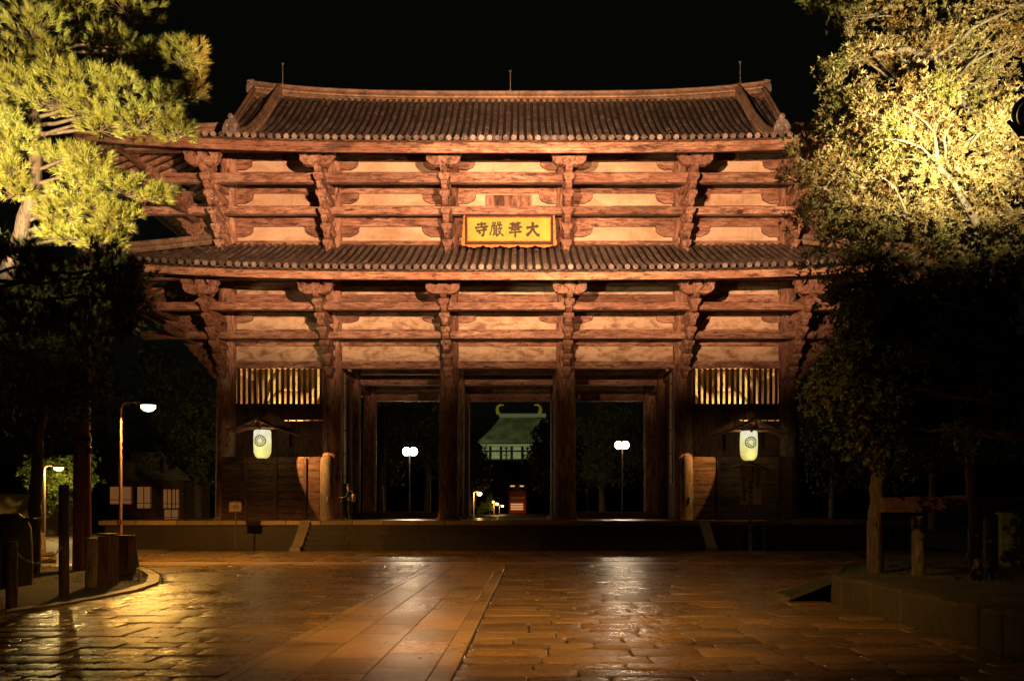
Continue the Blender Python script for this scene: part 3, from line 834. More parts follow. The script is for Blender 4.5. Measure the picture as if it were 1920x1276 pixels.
# guardian bays: lattice, boards
for side, (k, px0, px1) in enumerate(((0, 449, 607), (4, 1298, 1458))):
    x0, x1 = GX[k]+.46, GX[k+1]-.46
    zt, zb = zf(691), zf(757)
    b = MB(); b.box(x0, x1, YF-.13, YF+.13, zb-.24, zb, .02); fr = part(b, 'lattice_window', M['darkwood'])
    nb = 16
    for q in range(nb):
        x = x0+(x1-x0)*(q+.5)/nb
        m_ = MB(); m_.box(x-.075, x+.075, YF-.06, YF+.06, zb, zt+.02, .012); m_.build('lattice_bar', M['darkwood'], fr)
    # boards below, with a slit
    zs = P(0, 788, YF)[1]; xm = x0+(x1-x0)*.55
    b = MB(); b.box(x0, x1, YF-.06, YF+.06, zs+.03, zb-.24, .0); part(b, 'board_panel', M['darkwood'])
    b = MB(); b.box(x0, x1, YF-.075, YF+.045, PZ, zs-.03); part(b, 'board_panel', M['darkwood'])
    b = MB()
    if side == 0: b.box(x0, xm, YF-.05, YF+.04, zs-.03, zs+.03)
    else: b.box(x0, xm, YF-.05, YF+.04, zs-.03, zs+.03)
    for q in range(5): xx = xm+(x1-xm)*(q+.5)/5; b.box(xx-.03, xx+.03, YF-.05, YF+.05, zs-.03, zs+.03)
    part(b, 'batten', M['darkwood'])
    # inner wall of the bay towards middle row, and net frame towards passage
    b = MB(); b.box(x0-.05, x1+.05, YM-.05, YM+.05, PZ, 12.4); part(b, 'back_boarding', M['mesh'])
    xs = GX[1] if side == 0 else GX[4]; sg = 1 if side == 0 else -1
    zlow = P(0, 905, YF+.8)[1]
    b = MB()
    b.box(xs+sg*.34-.03, xs+sg*.34+.03, YF+.50, YF+1.55, zlow, 9.2); nf = part(b, 'net_frame', M['mesh'])
    m_ = MB()
    for q in range(5): m_.box(xs+sg*.34-.05, xs+sg*.34+.05, YF+.50, YF+1.6, zlow+.3+q*1.25, zlow+.36+q*1.25)
    m_.tube([(xs+sg*.42, YF+.52, zlow), (xs+sg*.42, YF+.52, 9.2)], .035, 8)
    m_.build('net_rail', M['darkwood'], nf)
    b = MB(); b.box(xs-.05, xs+.05, YF+1.6, YM-.45, PZ, 9.2); part(b, 'side_boarding', M['board'])
    b = MB(); b.box(xs-.06, xs+.06, YF+.45, YF+1.6, PZ, zlow-.01); part(b, 'side_boarding', M['board'])
    # fence boards + rounded post in front of bay
    if side == 0: pxa, pxb, sgn = 600, 628, -1
    else: pxa, pxb, sgn = 1276, 1300, 1
    yp = 42.75
    xa, zt = P(pxa, 852, yp); xb, _ = P(pxb, 852, yp); xc, rr = (xa+xb)/2, (xb-xa)/2
    fp = empty('round_topped_post', (xc, yp, PZ), 'thick round-topped timber post at the inner end of the %s fence' % ('left' if side == 0 else 'right'), 'post', 'round-topped fence posts')
    h = zt-PZ
    b = MB(); b.lathe([(rr, 0), (rr*1.02, h*.4), (rr*.98, h*.88), (rr*.85, h*.95), (rr*.5, h*.99), (.02, h)], (0,0,0), 18, sq=(1,.8)); b.build('post_body', M['log'], fp)
    b = MB(); b.box(-.06+.1, .12+.0, -rr*.8-.07, -rr*.8+.02, h*.28, h*.36, .01); b.build('switch_box', M['metal'], fp)
    x_out = GX[0] if side == 0 else GX[5]
    fe = empty('plank_fence', ((xc+x_out)/2, yp, PZ), 'plank fence below the %s lattice window' % ('left' if side == 0 else 'right'), 'fence', 'plank fences in front of the gate')
    a_, c_ = sorted((xc-sgn*0+sgn*rr, x_out)); a_ -= (xc+x_out)/2; c_ -= (xc+x_out)/2
    nb = 9
    b = MB()
    for q in range(nb): b.box(a_, c_, -.05+rnd.uniform(-.008,.008), .05, h*.97*q/nb+.01, h*.97*(q+1)/nb-.012, .01)
    b.build('planks', M['fenceboard'], fe)
    for q in range(3):
        xx = a_+(c_-a_)*(.25+.3*q); b = MB(); b.box(xx-.09, xx+.09, -.14, -.052, 0, h*.95, .01); b.build('fence_post', M['darkwood'], fe)

# ------------------------------------------------------------------ signboard
yb = 41.55
x0, z0 = P(872, 459, yb); x1, z1 = P(1037, 404, yb); cx, cz = (x0+x1)/2, (z0+z1)/2; w, h = x1-x0, z1-z0
sb = empty('signboard', (cx, yb, z0), 'yellow temple name board with four dark brushed characters above the lower roof', 'signboard')
b = MB(); b.box(-w/2+.08, w/2-.08, -.02, .08, .08, h-.08); b.build('panel', M['ochre'], sb)
b = MB(); t = .15
for (a, c, d, e) in ((-w/2, w/2, h-t*.6, h), (-w/2, w/2, 0, t), (-w/2, -w/2+t*.7, t, h-t*.6), (w/2-t*.7, w/2, t, h-t*.6)): b.box(a, c, -.10, .10, d, e, .02)
b.build('frame', M['signframe'], sb)
b = MB(); t2 = .055; a0 = w/2-t*.7; 
for (a, c, d, e) in ((-a0, a0, h-t*.6-t2, h-t*.6), (-a0, a0, t, t+t2), (-a0, -a0+t2, t+t2, h-t*.6-t2), (a0-t2, a0, t+t2, h-t*.6-t2)): b.box(a, c, -.06, -.015, d, e, .01)
b.build('inner_moulding', M['carved'], sb)
b = MB(); n = 60; up_, dn = [], []
for i in range(n+1):
    x = -w/2+.02+(w-.04)*i/n; dn.append((x, -.02-.10*abs(math.sin(i/n*math.pi*5))-.03*abs(math.sin(i/n*math.pi*15))))
b.prism(dn+[(w/2-.02, .0), (-w/2+.02, .0)], -.03, .03, 'y')
for s in (-1, 1):
    ed = []
    for i in range(25):
        t_ = i/24; ed.append((s*(w/2+.02+.05+.13*t_*(.6+.4*abs(math.sin(t_*math.pi*4)))), h-h*t_*1.02))
    poly = [(s*w/2, h)]+ed+[(s*w/2, -.05)]
    b.prism(poly if s < 0 else poly[::-1], -.03, .05, 'y')
b.build('carved_border', M['carved'], sb)
# brush characters drawn as tapered strokes (unit square, y up)
CH = {
 '寺': [[(.16,.83),(.5,.86),(.84,.90)],[(.5,1.0),(.5,.80),(.5,.64)],[(.02,.60),(.45,.65),(.98,.70)],[(.12,.40),(.5,.44),(.90,.50)],[(.66,.62),(.67,.3),(.64,.08),(.48,.10)],[(.30,.34),(.38,.27),(.42,.20)]],
 '大': [[(.04,.60),(.45,.68),(.92,.74)],[(.50,1.0),(.49,.70),(.36,.35),(.04,.06)],[(.48,.62),(.62,.36),(.80,.14),(1.0,.08)]],
 '華': [[(.10,.88),(.5,.91),(.92,.95)],[(.34,1.0),(.33,.90),(.36,.80)],[(.68,1.02),(.66,.90),(.60,.82)],[(.22,.76),(.5,.78),(.80,.80)],[(.02,.60),(.5,.64),(1.0,.68)],[(.30,.74),(.31,.62),(.30,.46)],[(.70,.78),(.69,.62),(.68,.50)],[(.18,.46),(.5,.48),(.84,.52)],[(.06,.28),(.5,.31),(.98,.35)],[(.5,.84),(.5,.45),(.5,-.06)]],
 '嚴': [[(.22,.98),(.22,.84)],[(.22,.97),(.42,.98),(.41,.85)],[(.22,.84),(.41,.85)],[(.58,.99),(.58,.86)],[(.58,.99),(.80,1.0),(.78,.87)],[(.58,.86),(.78,.87)],[(.12,.74),(.5,.77),(.94,.80)],[(.18,.74),(.14,.45),(.0,.10)],[(.26,.64),(.42,.66),(.56,.68)],[(.28,.52),(.54,.54)],[(.32,.60),(.31,.10)],[(.50,.60),(.50,-.02)],[(.32,.40),(.50,.41)],[(.32,.28),(.50,.29)],[(.20,.12),(.38,.16),(.56,.20)],[(.74,.70),(.68,.58),(.60,.48)],[(.66,.56),(.80,.58),(.94,.60)],[(.84,.58),(.74,.30),(.56,.04)],[(.64,.40),(.78,.22),(1.02,.06)]],
}
def stroke(b, pts, w, y0, y1):
    P2 = []
    for i in range(len(pts)-1):
        for k in range(4): t_ = k/4; P2.append((pts[i][0]*(1-t_)+pts[i+1][0]*t_, pts[i][1]*(1-t_)+pts[i+1][1]*t_))
    P2.append(pts[-1]); n = len(P2); L, Rr = [], []
    for i, (x, y) in enumerate(P2):
        xa, ya = P2[max(0, i-1)]; xb, yb_ = P2[min(n-1, i+1)]; dx, dy = xb-xa, yb_-ya; l = math.hypot(dx, dy) or 1
        t_ = i/(n-1); ww = w*(1.15-.55*math.sin(math.pi*min(1, t_*1.1))*.8) * (.55 if i == n-1 else 1)
        L.append((x-dy/l*ww/2, y+dx/l*ww/2)); Rr.append((x+dy/l*ww/2, y-dx/l*ww/2))
    vs = [(x, y1, z) for x, z in L]+[(x, y1, z) for x, z in Rr]+[(x, y0, z) for x, z in L]+[(x, y0, z) for x, z in Rr]
    fs = []
    for i in range(n-1):
        fs += [(2*n+i, 2*n+i+1, 3*n+i+1, 3*n+i), (i, i+1, 2*n+i+1, 2*n+i), (n+i, 3*n+i, 3*n+i+1, n+i+1)]
    fs += [(0, 2*n, 3*n, n), (n-1, 2*n-1, 4*n-1, 3*n-1)]
    b.add(vs, fs)
for q, ch in enumerate('寺嚴華大'):
    b = MB(); sw_, sh = .68, .72
    px_c = (903, 931, 966, 999)[q]; xc = P(px_c, 0, yb)[0]-cx; zc = P(0, 430.5, yb)[1]-z0
    for k_, st in enumerate(CH[ch]):
        wdt = {'寺': .115, '大': .14, '華': .095, '嚴': .068}[ch]
        stroke(b, [(xc+(x-.5)*sw_, zc+(y-.5)*sh) for x, y in st], wdt, -.034-.0012*k_, -.0205)
    b.build('brushed_character', M['ink'], sb)

# ------------------------------------------------------------------ hanging lanterns with little roofs
def lantern(px, py_top, py_bot, apex, lend, rend, name_l, flip):
    Y = 41.6
    x, zt = P(px, py_top, Y); zb = P(px, py_bot, Y)[1]; h = zt-zb
    o = empty('paper_lantern', (x, Y, zb), name_l, 'lantern', 'crested paper lanterns hanging before the gate')
    r = .425
    prof = [(.16, 0), (.26, .03), (.355, .13), (r*.95, .28)]
    n = 18
    for k in range(n): 
        z_ = .28+(h-.36)*k/(n-1); prof.append((r*(.96+.04*math.sin(math.pi*k/(n-1)))+(.012 if k % 2 else 0), z_))
    prof += [(r*.93, h-.05), (r*.90, h)]
    b = MB(); b.lathe(prof, (0,0,0), 28); b.build('paper_shade', M['paper'], o)
    b = MB(); b.lathe([(r*.94, -.0), (r*.96, .05), (r*.9, .06)], (0, 0, h), 24); b.lathe([(.10,-.06),(.15,-.05),(.16,.0)], (0,0,0), 16); b.build('rim', M['blackmetal'], o)
    # chrysanthemum crest on the front: ring and petal dividers
    b = MB(); R0 = .27; zc = h*.60; npet = 16
    def front(xx, zz): 
        yy = -math.sqrt(max(.01, (r*1.0)**2-xx*xx))-.012; return (xx, yy, zz)
    def arc(pts, w):
        b.tube([front(a, c) for a, c in pts], w, 5)
    for k in range(npet):
        a = 2*math.pi*(k+.5)/npet
        arc([(R0*.45*math.cos(a), zc+R0*.45*math.sin(a)), (R0*.7*math.cos(a), zc+R0*.7*math.sin(a)), (R0*.93*math.cos(a), zc+R0*.93*math.sin(a))], .016)
        a0, a1 = 2*math.pi*(k-.5)/npet, 2*math.pi*(k+.5)/npet
        pts = []
        for q in range(7):
            t_ = q/6; aa = a0+(a1-a0)*t_; rr = R0*(.93+.09*math.sin(math.pi*t_)); pts.append((rr*math.cos(aa), zc+rr*math.sin(aa)))
        arc(pts, .022)
    b.build('crest', M['ink'], o)
    li = light('lantern_light', 'POINT', (0, 0, h+.03), 60, (1,.65,.25), o, shadow_soft_size=.12)
    li2 = light('lantern_glow', 'POINT', (0, -1.0, -.1), 14, (1,.85,.4), o, shadow_soft_size=.15)
    sp_ = light('canopy_spot', 'SPOT', (.78*(-flip), -.3, h-.12), 1500 if flip < 0 else 600, (1,.50,.14), o, spot_size=R(46), spot_blend=.12, shadow_soft_size=.04)
    tg = Vector(((-9.35 if flip < 0 else 9.35)-x, 42.75-Y, 3.6-zb)); sp_.rotation_euler = (tg-Vector(sp_.location)).to_track_quat('-Z', 'Y').to_euler()
    # little gabled roof
    ax, az = P(*apex, Y); lx, lz = P(*lend, Y); rx, rz = P(*rend, Y)
    ro = empty('lantern_canopy', (ax, Y, az), 'small gabled wooden canopy sheltering the %s paper lantern' % ('left' if flip < 0 else 'right'), 'canopy', 'wooden canopies over the lanterns')
    for s, (ex, ez) in ((-1, (lx, lz)), (1, (rx, rz))):
        b = MB(); pts = []
        for k in range(9):
            t_ = k/8; X = (ex-ax)*t_; Z = (ez-az)*(t_**.72); pts.append((X, Z))
        vs = []
        for (X, Z) in pts:
            for (yy, dz) in ((-.75, .04), (.75, .04), (.75, -.03), (-.75, -.03)): vs.append((X, yy, Z+dz))
        b.add(vs, [(i*4+q, i*4+(q+1)%4, (i+1)*4+(q+1)%4, (i+1)*4+q) for i in range(8) for q in range(4)]+[(0,1,2,3),(35,34,33,32)])
        rs = b.build('roof_slope', M['darkwood'], ro)
        b = MB()
        for q in range(7):
            yy = -.68+.226*q; b.tube([(X, yy, Z-.055) for X, Z in pts], .022, 4, smooth=False)
        b.build('rafters', M['wx'], rs)
        b = MB()
        b.tube([(X, -.76, Z-.02) for X, Z in pts], .04, 6, smooth=False); b.build('barge_board', M['wx'], rs)
    b = MB(); hb = (lz-az)*.62
    b.box((lx-ax)*.62, (rx-ax)*.62, -.62, -.52, hb-.1, hb, .01); b.box((lx-ax)*.62, (rx-ax)*.62, .45, .55, hb-.1, hb, .01)
    b.box(-.05, .05, -.6, -.54, hb, -.08); b.box((x-ax)-.04, (x-ax)+.04, -.6, 1.6, hb-.19, hb-.102, .01); b.build('tie_frame', M['wx'], ro)
    b = MB(); b.prism([(-.18,hb+.02),(-.10,hb+.16),(0,hb+.23),(.10,hb+.16),(.18,hb+.02)], -.585, -.565, 'y'); b.build('gable_ornament', M['carved'], ro)
    b = MB(); b.tube([(-.0+(x-ax), 0, hb-.15), (x-ax, 0, zt-az+.05)], .015, 5); b.build('hanging_rod', M['blackmetal'], ro)
    for s in (-1, 1):
        b = MB(); b.box(s*.9-.05, s*.9+.05, .55, 1.78, hb-.12, hb-.03, .01); b.box(s*.9-.05, s*.9+.05, 1.6, 1.78, hb-.9, hb-.121, .01); b.build('wall_arm', M['darkwood'], ro)
lantern(492, 806, 859, (490, 785), (434, 808), (570, 818), 'glowing round-crested paper lantern hanging at the left bay of the gate', -1)
lantern(1404, 808, 863, (1411, 785), (1341, 816), (1470, 813), 'glowing round-crested paper lantern hanging above the tall notice board', 1)

# ------------------------------------------------------------------ notice board (right), small signs
Y = 37.6
x0, zt = P(1388, 873, Y); x1, zb = P(1427, 945, Y); cx = (x0+x1)/2
nb_ = empty('notice_board', (cx, Y, 0), 'tall pale wooden notice board with columns of black writing on a post', 'notice board')
b = MB(); b.box(x0-cx, x1-cx, -.03, .03, zb, zt, .01); b.build('board', plain('pale planed board', (.85,.62,.36), .7, 0, .2, 4), nb_)
b = MB(); b.box(-.075, .075, .031, .15, 0, zt-.1, .01); b.build('post', M['log'], nb_)
b = MB(); xl, zl = P(1377, 878, Y); xr, zr = P(1408, 867, Y)
b.add([(xl-cx,-.18,zl),(xr-cx,-.18,zr),(xr-cx,.2,zr),(xl-cx,.2,zl),(xl-cx,-.18,zl+.04),(xr-cx,-.18,zr+.04),(xr-cx,.2,zr+.04),(xl-cx,.2,zl+.04)], [(0,1,2,3),(7,6,5,4),(0,4,5,1),(1,5,6,2),(2,6,7,3),(3,7,4,0)])
xr2, zr2 = P(1440, 880, Y)
b.add([(xr-cx,-.18,zr),(xr2-cx,-.18,zr2),(xr2-cx,.2,zr2),(xr-cx,.2,zr),(xr-cx,-.18,zr+.035),(xr2-cx,-.18,zr2+.035),(xr2-cx,.2,zr2+.035),(xr-cx,.2,zr+.035)], [(0,1,2,3),(7,6,5,4),(0,4,5,1),(1,5,6,2),(2,6,7,3),(3,7,4,0)])
b.build('roof_boards', M['darkwood'], nb_)
def column_text(s, px, py, size, par, cx, Y, name='writing'):
    for q, ch in enumerate(s):
        x, z = P(px, py+q*size*FPX/Y*1.02, Y)
        text_mesh(ch, size, M['ink'], name, par, (x-cx, -.04, z), extrude=.004, offset=size*.02)
column_text('聖武天皇御発願', 1420.5, 880, .125, nb_, cx, Y)
column_text('華厳宗大本山', 1411, 877, .11, nb_, cx, Y)
column_text('御参拝の方', 1407.5, 906, .21, nb_, cx, Y)
column_text('奈良市雑司町', 1394.5, 893, .10, nb_, cx, Y)
column_text('東大寺', 1395, 922, .17, nb_, cx, Y)

Y = 37.9
x0, zt = P(430, 941, Y); x1, zb = P(453, 959, Y); cx = (x0+x1)/2
o = empty('small_sign', (cx, Y, 0), 'small brown sign on a thin post in front of the podium', 'sign')
b = MB(); b.box(x0-cx, x1-cx, -.02, .02, zb, zt, .01); b.build('board', M['log'], o)
b = MB(); b.prism([(x0-cx-.04, zt+.005), (x1-cx+.04, zt+.005), (0, zt+.07)], -.05, .05, 'y'); b.build('cap', M['darkwood'], o)
b = MB(); b.box(-.025, .025, .021, .06, 0, zt-.05); b.build('post', M['darkwood'], o)
text_mesh('禁煙', .2, M['ink'], 'writing', o, (0, -.025, (zt+zb)/2), extrude=.003)

# ------------------------------------------------------------------ lamps
def street_lamp(px, base_y, head_px, head_py, Y, label, power, kind='SPOT', group='yellow street lamps', col=(1,.50,.10), hr=.2, r=.06):
    x = P(px, 0, Y)[0]; hx, hz = P(head_px, head_py, Y)
    o = empty('street_lamp', (x, Y, 0), label, 'street lamp', group)
    arm = hx-x; zt = hz+.16
    b = MB(); b.tube([(0,0,0),(0,0,.5),(0,0,zt-.25),(math.copysign(.08,arm),0,zt-.06),(math.copysign(.25,arm),0,zt),(arm-math.copysign(hr*.6,arm),0,zt)], [r*1.25,r*1.1,r*.8,r*.7,r*.6,r*.5], 10); b.tube([(0,0,0),(0,0,.06)], r*2, 10)
    b.box(-.09, .09, -r-.03, -r-.0, 1.35, 1.52)
    b.build('pole', M['greypole'], o)
    b = MB(); b.lathe([(.03, .10), (hr*.8, .07), (hr*1.15, .0), (hr*1.1,-.015)], (arm,0,hz+.07), 16, sq=(1.3,1)); b.build('lamp_hood', M['blackmetal'], o)
    b = MB(); b.lathe([(.02,-.2),(hr*.6,-.17),(hr*.98,-.08),(hr*1.0,.03)], (arm,0,hz+.02), 16, sq=(1.3,1)); b.build('lamp_glass', M['lamp_y'], o)
    (light('lamp_light', 'SPOT', (arm, 0, hz-.16), power, col, o, shadow_soft_size=.12, spot_size=R(158), spot_blend=.25) if kind == 'SPOT' else light('lamp_light', 'POINT', (arm, -.1, hz-.4), power, col, o, shadow_soft_size=.15))
    return o
street_lamp(226, 1053, 278, 762, 30.0, 'tall bent-arm street lamp glowing yellow left of the gate', 6500)
street_lamp(83, 1009, 110, 877, 55.0, 'small street lamp shining into a leafy tree by the far left wall', 1000, 'POINT', col=(1,.66,.2), r=.09, hr=.24)
# poles on the far path beyond the gate (through the central opening)
for k, (px, py, hx, Y, pw) in enumerate(((888, 925, 899, 110, 800), (926, 944, 932, 165, 450), (918, 940, 924, 190, 300), (936, 948, 942, 205, 400))):
    x, z = P(px, py, Y); hxx, _ = P(hx, py, Y)
    o = empty('path_lamp', (x, Y, .9), ['nearest yellow path lamp seen through the middle opening', 'second yellow path lamp beyond the middle opening', 'faint path lamp behind the second one beyond the gate', 'farthest yellow path lamp beside the small red gate'][k], 'street lamp', 'path lamps beyond the gate')
    a = hxx-x; h = z-.9
    b = MB(); b.tube([(0,0,0),(0,0,h+.1),(a*.2,0,h+.25),(a,0,h+.28)], [.1,.08,.07,.05], 8); b.build('pole', M['greypole'], o)
    b = MB(); b.lathe([(.05,-.28),(.26,-.2),(.36,0),(.26,.16),(.05,.2)], (a,0,h), 12); b.build('lamp_globe', M['lamp_y'], o)
    light('lamp_light', 'POINT', (a, -.6, h-.35), pw, (1,.6,.15), o, shadow_soft_size=.25)
# twin globe lamps
def twin(pxs, py, pole_px, Y, label, pw):
    x, z = P(pole_px, py, Y); o = empty('twin_globe_lamp', (x, Y, .9), label, 'street lamp', 'twin globe lamps behind the gate')
    h = z-.9
    b = MB(); b.tube([(0,0,0),(0,0,h*.4),(0,0,h*.4+.05),(0,0,h-.25)], [.09,.07,.055,.05], 10); b.tube([(0,0,0),(0,0,.1)], .18, 10)
    a = [P(q, py, Y)[0]-x for q in pxs]
    b.tube([(a[0],0,h-.26),(0,0,h-.32),(a[1],0,h-.26)], .03, 8); b.build('pole', M['blackmetal'], o)
    for q in a:
        b = MB(); b.lathe([(.03,-.32),(.19,-.27),(.30,-.12),(.33,.0),(.30,.12),(.19,.27),(.03,.32)], (q,0,h), 18); b.build('lamp_globe', M['lamp_w'], o)
        light('lamp_light', 'POINT', (q, -.45, h), pw, (1,.76,.48), o, shadow_soft_size=.3)
twin((762.5, 775), 846, 768, 66, 'bright twin globe lamp seen through the left opening of the gate', 330)
twin((1160, 1172), 834, 1167, 70, 'bright twin globe lamp seen through the right opening of the gate', 300)

# big floodlights (outside the frame), each on its pole, shielded below by a plate
def flood(loc, target, power, color, label, angle, blend=.5, pole=True, cut=None, size=.03, r=.28, door=.62, name='floodlight', kind_mat='blackmetal', fill_to=0.0):
    o = empty(name, (loc[0], loc[1], fill_to), label, 'floodlight', 'floodlights on poles')
    L = light('flood_beam', 'SPOT', (0,0,loc[2]-fill_to), power, color, o, spot_size=R(angle), spot_blend=blend, shadow_soft_size=size)
    d = (Vector(target)-Vector(loc)); L.rotation_euler = d.to_track_quat('-Z', 'Y').to_euler()
    q = d.to_track_quat('-Z', 'Y').to_matrix().to_4x4()
    b = MB(); rr = r
    prof = [(rr*.55,.42),(rr*.9,.38),(rr*.92,.20),(rr*1.08,.19),(rr*1.08,.14),(rr*.92,.13),(rr*.95,.02),(rr*1.12,0),(rr*1.12,-.05),(rr*1.0,-.06),(rr*.98,.1),(rr*.5,.2),(rr*.1,.22)]
    vs = []; n = 28
    for (a, h) in prof:
        for k in range(n): t = 2*math.pi*k/n; vs.append((a*math.cos(t), a*math.sin(t), h))
    b.add(vs, [(i*n+k, i*n+(k+1)%n, (i+1)*n+(k+1)%n, (i+1)*n+k) for i in range(len(prof)-1) for k in range(n)], True)
    b.add(vs[:n], [tuple(range(n))]); b.xf(Matrix.Translation((0,0,loc[2]-fill_to)) @ q)
    b.build('housing', M[kind_mat], o)
    b = MB(); vs = []
    for (a, h) in ((rr*1.09,.195),(rr*1.12,.18),(rr*1.12,.15),(rr*1.09,.135)):
        for k in range(n): t = 2*math.pi*k/n; vs.append((a*math.cos(t), a*math.sin(t), h))
    b.add(vs, [(i*n+k, i*n+(k+1)%n, (i+1)*n+(k+1)%n, (i+1)*n+k) for i in range(3) for k in range(n)], True)
    b.xf(Matrix.Translation((0,0,loc[2]-fill_to)) @ q); b.build('rim', M['glint'], o)
    hd = Vector((d.x, d.y, 0)).normalized(); sd = Vector((-hd.y, hd.x, 0))
    if cut is not None:
        # lower barn door: its front lip sets the lower limit of the beam
        dist = door; lip = hd*dist+Vector((0,0,dist*cut)); inn = hd*.05+Vector((0,0,-.16-r*.8)); w0, w1 = (.35, .95) if door > .4 else (.10, .17)
        c = Vector((0,0,loc[2]-fill_to)); vs = [c+inn-sd*w0, c+inn+sd*w0, c+lip+sd*w1, c+lip-sd*w1]; vs += [p+Vector((0,0,-.01)) for p in vs]
        b = MB(); b.add(vs, [(0,1,2,3),(7,6,5,4),(0,4,5,1),(1,5,6,2),(2,6,7,3),(3,7,4,0)]); b.build('barn_door', M['soot'], o)
    b = MB(); back = -hd*.5
    b.tube([back, back+Vector((0,0,loc[2]-fill_to-.5)), back*.4+Vector((0,0,loc[2]-fill_to-.35))], [.07,.06,.05], 10); b.build('pole', M['brownpole'], o)
    return o
GP = 124000
flood((5.0, 6.2, 7.4), (-7.0, YF, 21.0), GP, GOLD, 'pole floodlight at right beside the path aimed at the left half of the gate', 46, 1.0, cut=.052, size=.035)
flood((-4.6, 6.2, 7.4), (8.6, YF, 21.0), GP, GOLD, 'pole floodlight at left beside the path aimed at the right half of the gate', 46, 1.0, cut=.052, size=.035)
TC = (1, .80, .40)
flood((7.30, 10.9, 7.05), (8.0, 15.0, 9.5), 6300, (1, .82, .46), 'black ring-backed floodlight at the right edge shining into the leafy tree', 86, 1.0, cut=-.10, r=.165, fill_to=.5, door=.22)
flood((-6.7, 9.8, 5.3), (-6.7, 14.2, 8.6), 7500, TC, 'pole floodlight off at left shining up into the pine', 112, 1.0, cut=.10, r=.165, door=.5)

for q_, (lx_, tx_) in enumerate(((4.2, -.8), (-3.9, 2.4))):
    flood((lx_, 5.2, 9.3), (tx_, 16.0, 0), 5400, (1, .55, .14), ['amber paving lamp high on a pole at right outside the view', 'amber paving lamp high on a pole at left outside the view'][q_], 56, 1.0)
# guardian bays: lamp inside each, pointing up
for x, c in ((-11.8, (1,.78,.30)), (11.8, (1,.80,.32))):
    o = empty('bay_lamp', (x, YF+.75, 4.6), 'lamp inside the %s guardian bay behind the lattice' % ('left' if x < 0 else 'right'), 'lamp', 'lamps inside the guardian bays')
    b = MB(); b.box(-.3, .3, -.08, .08, -.12, -.02, .01); b.box(-.03,.03,-.03,.03,-4.6+PZ,-.121); b.build('housing', M['blackmetal'], o)
    l = light('bay_light', 'AREA', (0, 0, .05), 1100, c, o, size=.6); l.rotation_euler = (R(180-35), 0, 0)

# ------------------------------------------------------------------ guardian statues (muscular robed figures)
def skin(name, nodes, edges, mat, parent=None, loc=(0,0,0), sub=2, rot=0, root=0, scale=1):
    me = bpy.data.meshes.new(name); me.from_pydata([n_[0] for n_ in nodes], edges, [])
    o = bpy.data.objects.new(name, me); COL.objects.link(o)
    md = o.modifiers.new('skin', 'SKIN')
    for i, n_ in enumerate(nodes):
        r_ = n_[1]; r_ = r_ if isinstance(r_, tuple) else (r_, r_)
        me.skin_vertices[0].data[i].radius = r_
        me.skin_vertices[0].data[i].use_root = (i == root)
    s = o.modifiers.new('sub', 'SUBSURF'); s.levels = sub; s.render_levels = sub
    bpy.context.view_layer.update()
    m2 = bpy.data.meshes.new_from_object(o.evaluated_get(bpy.context.evaluated_depsgraph_get()))
    bpy.data.objects.remove(o)
    m2.materials.clear(); m2.materials.append(mat)
    for p in m2.polygons: p.use_smooth = True
    o = bpy.data.objects.new(name, m2); COL.objects.link(o); o.location = loc; o.rotation_euler = (0,0,rot); o.scale = (scale,)*3
    if parent: o.parent = parent
    return o
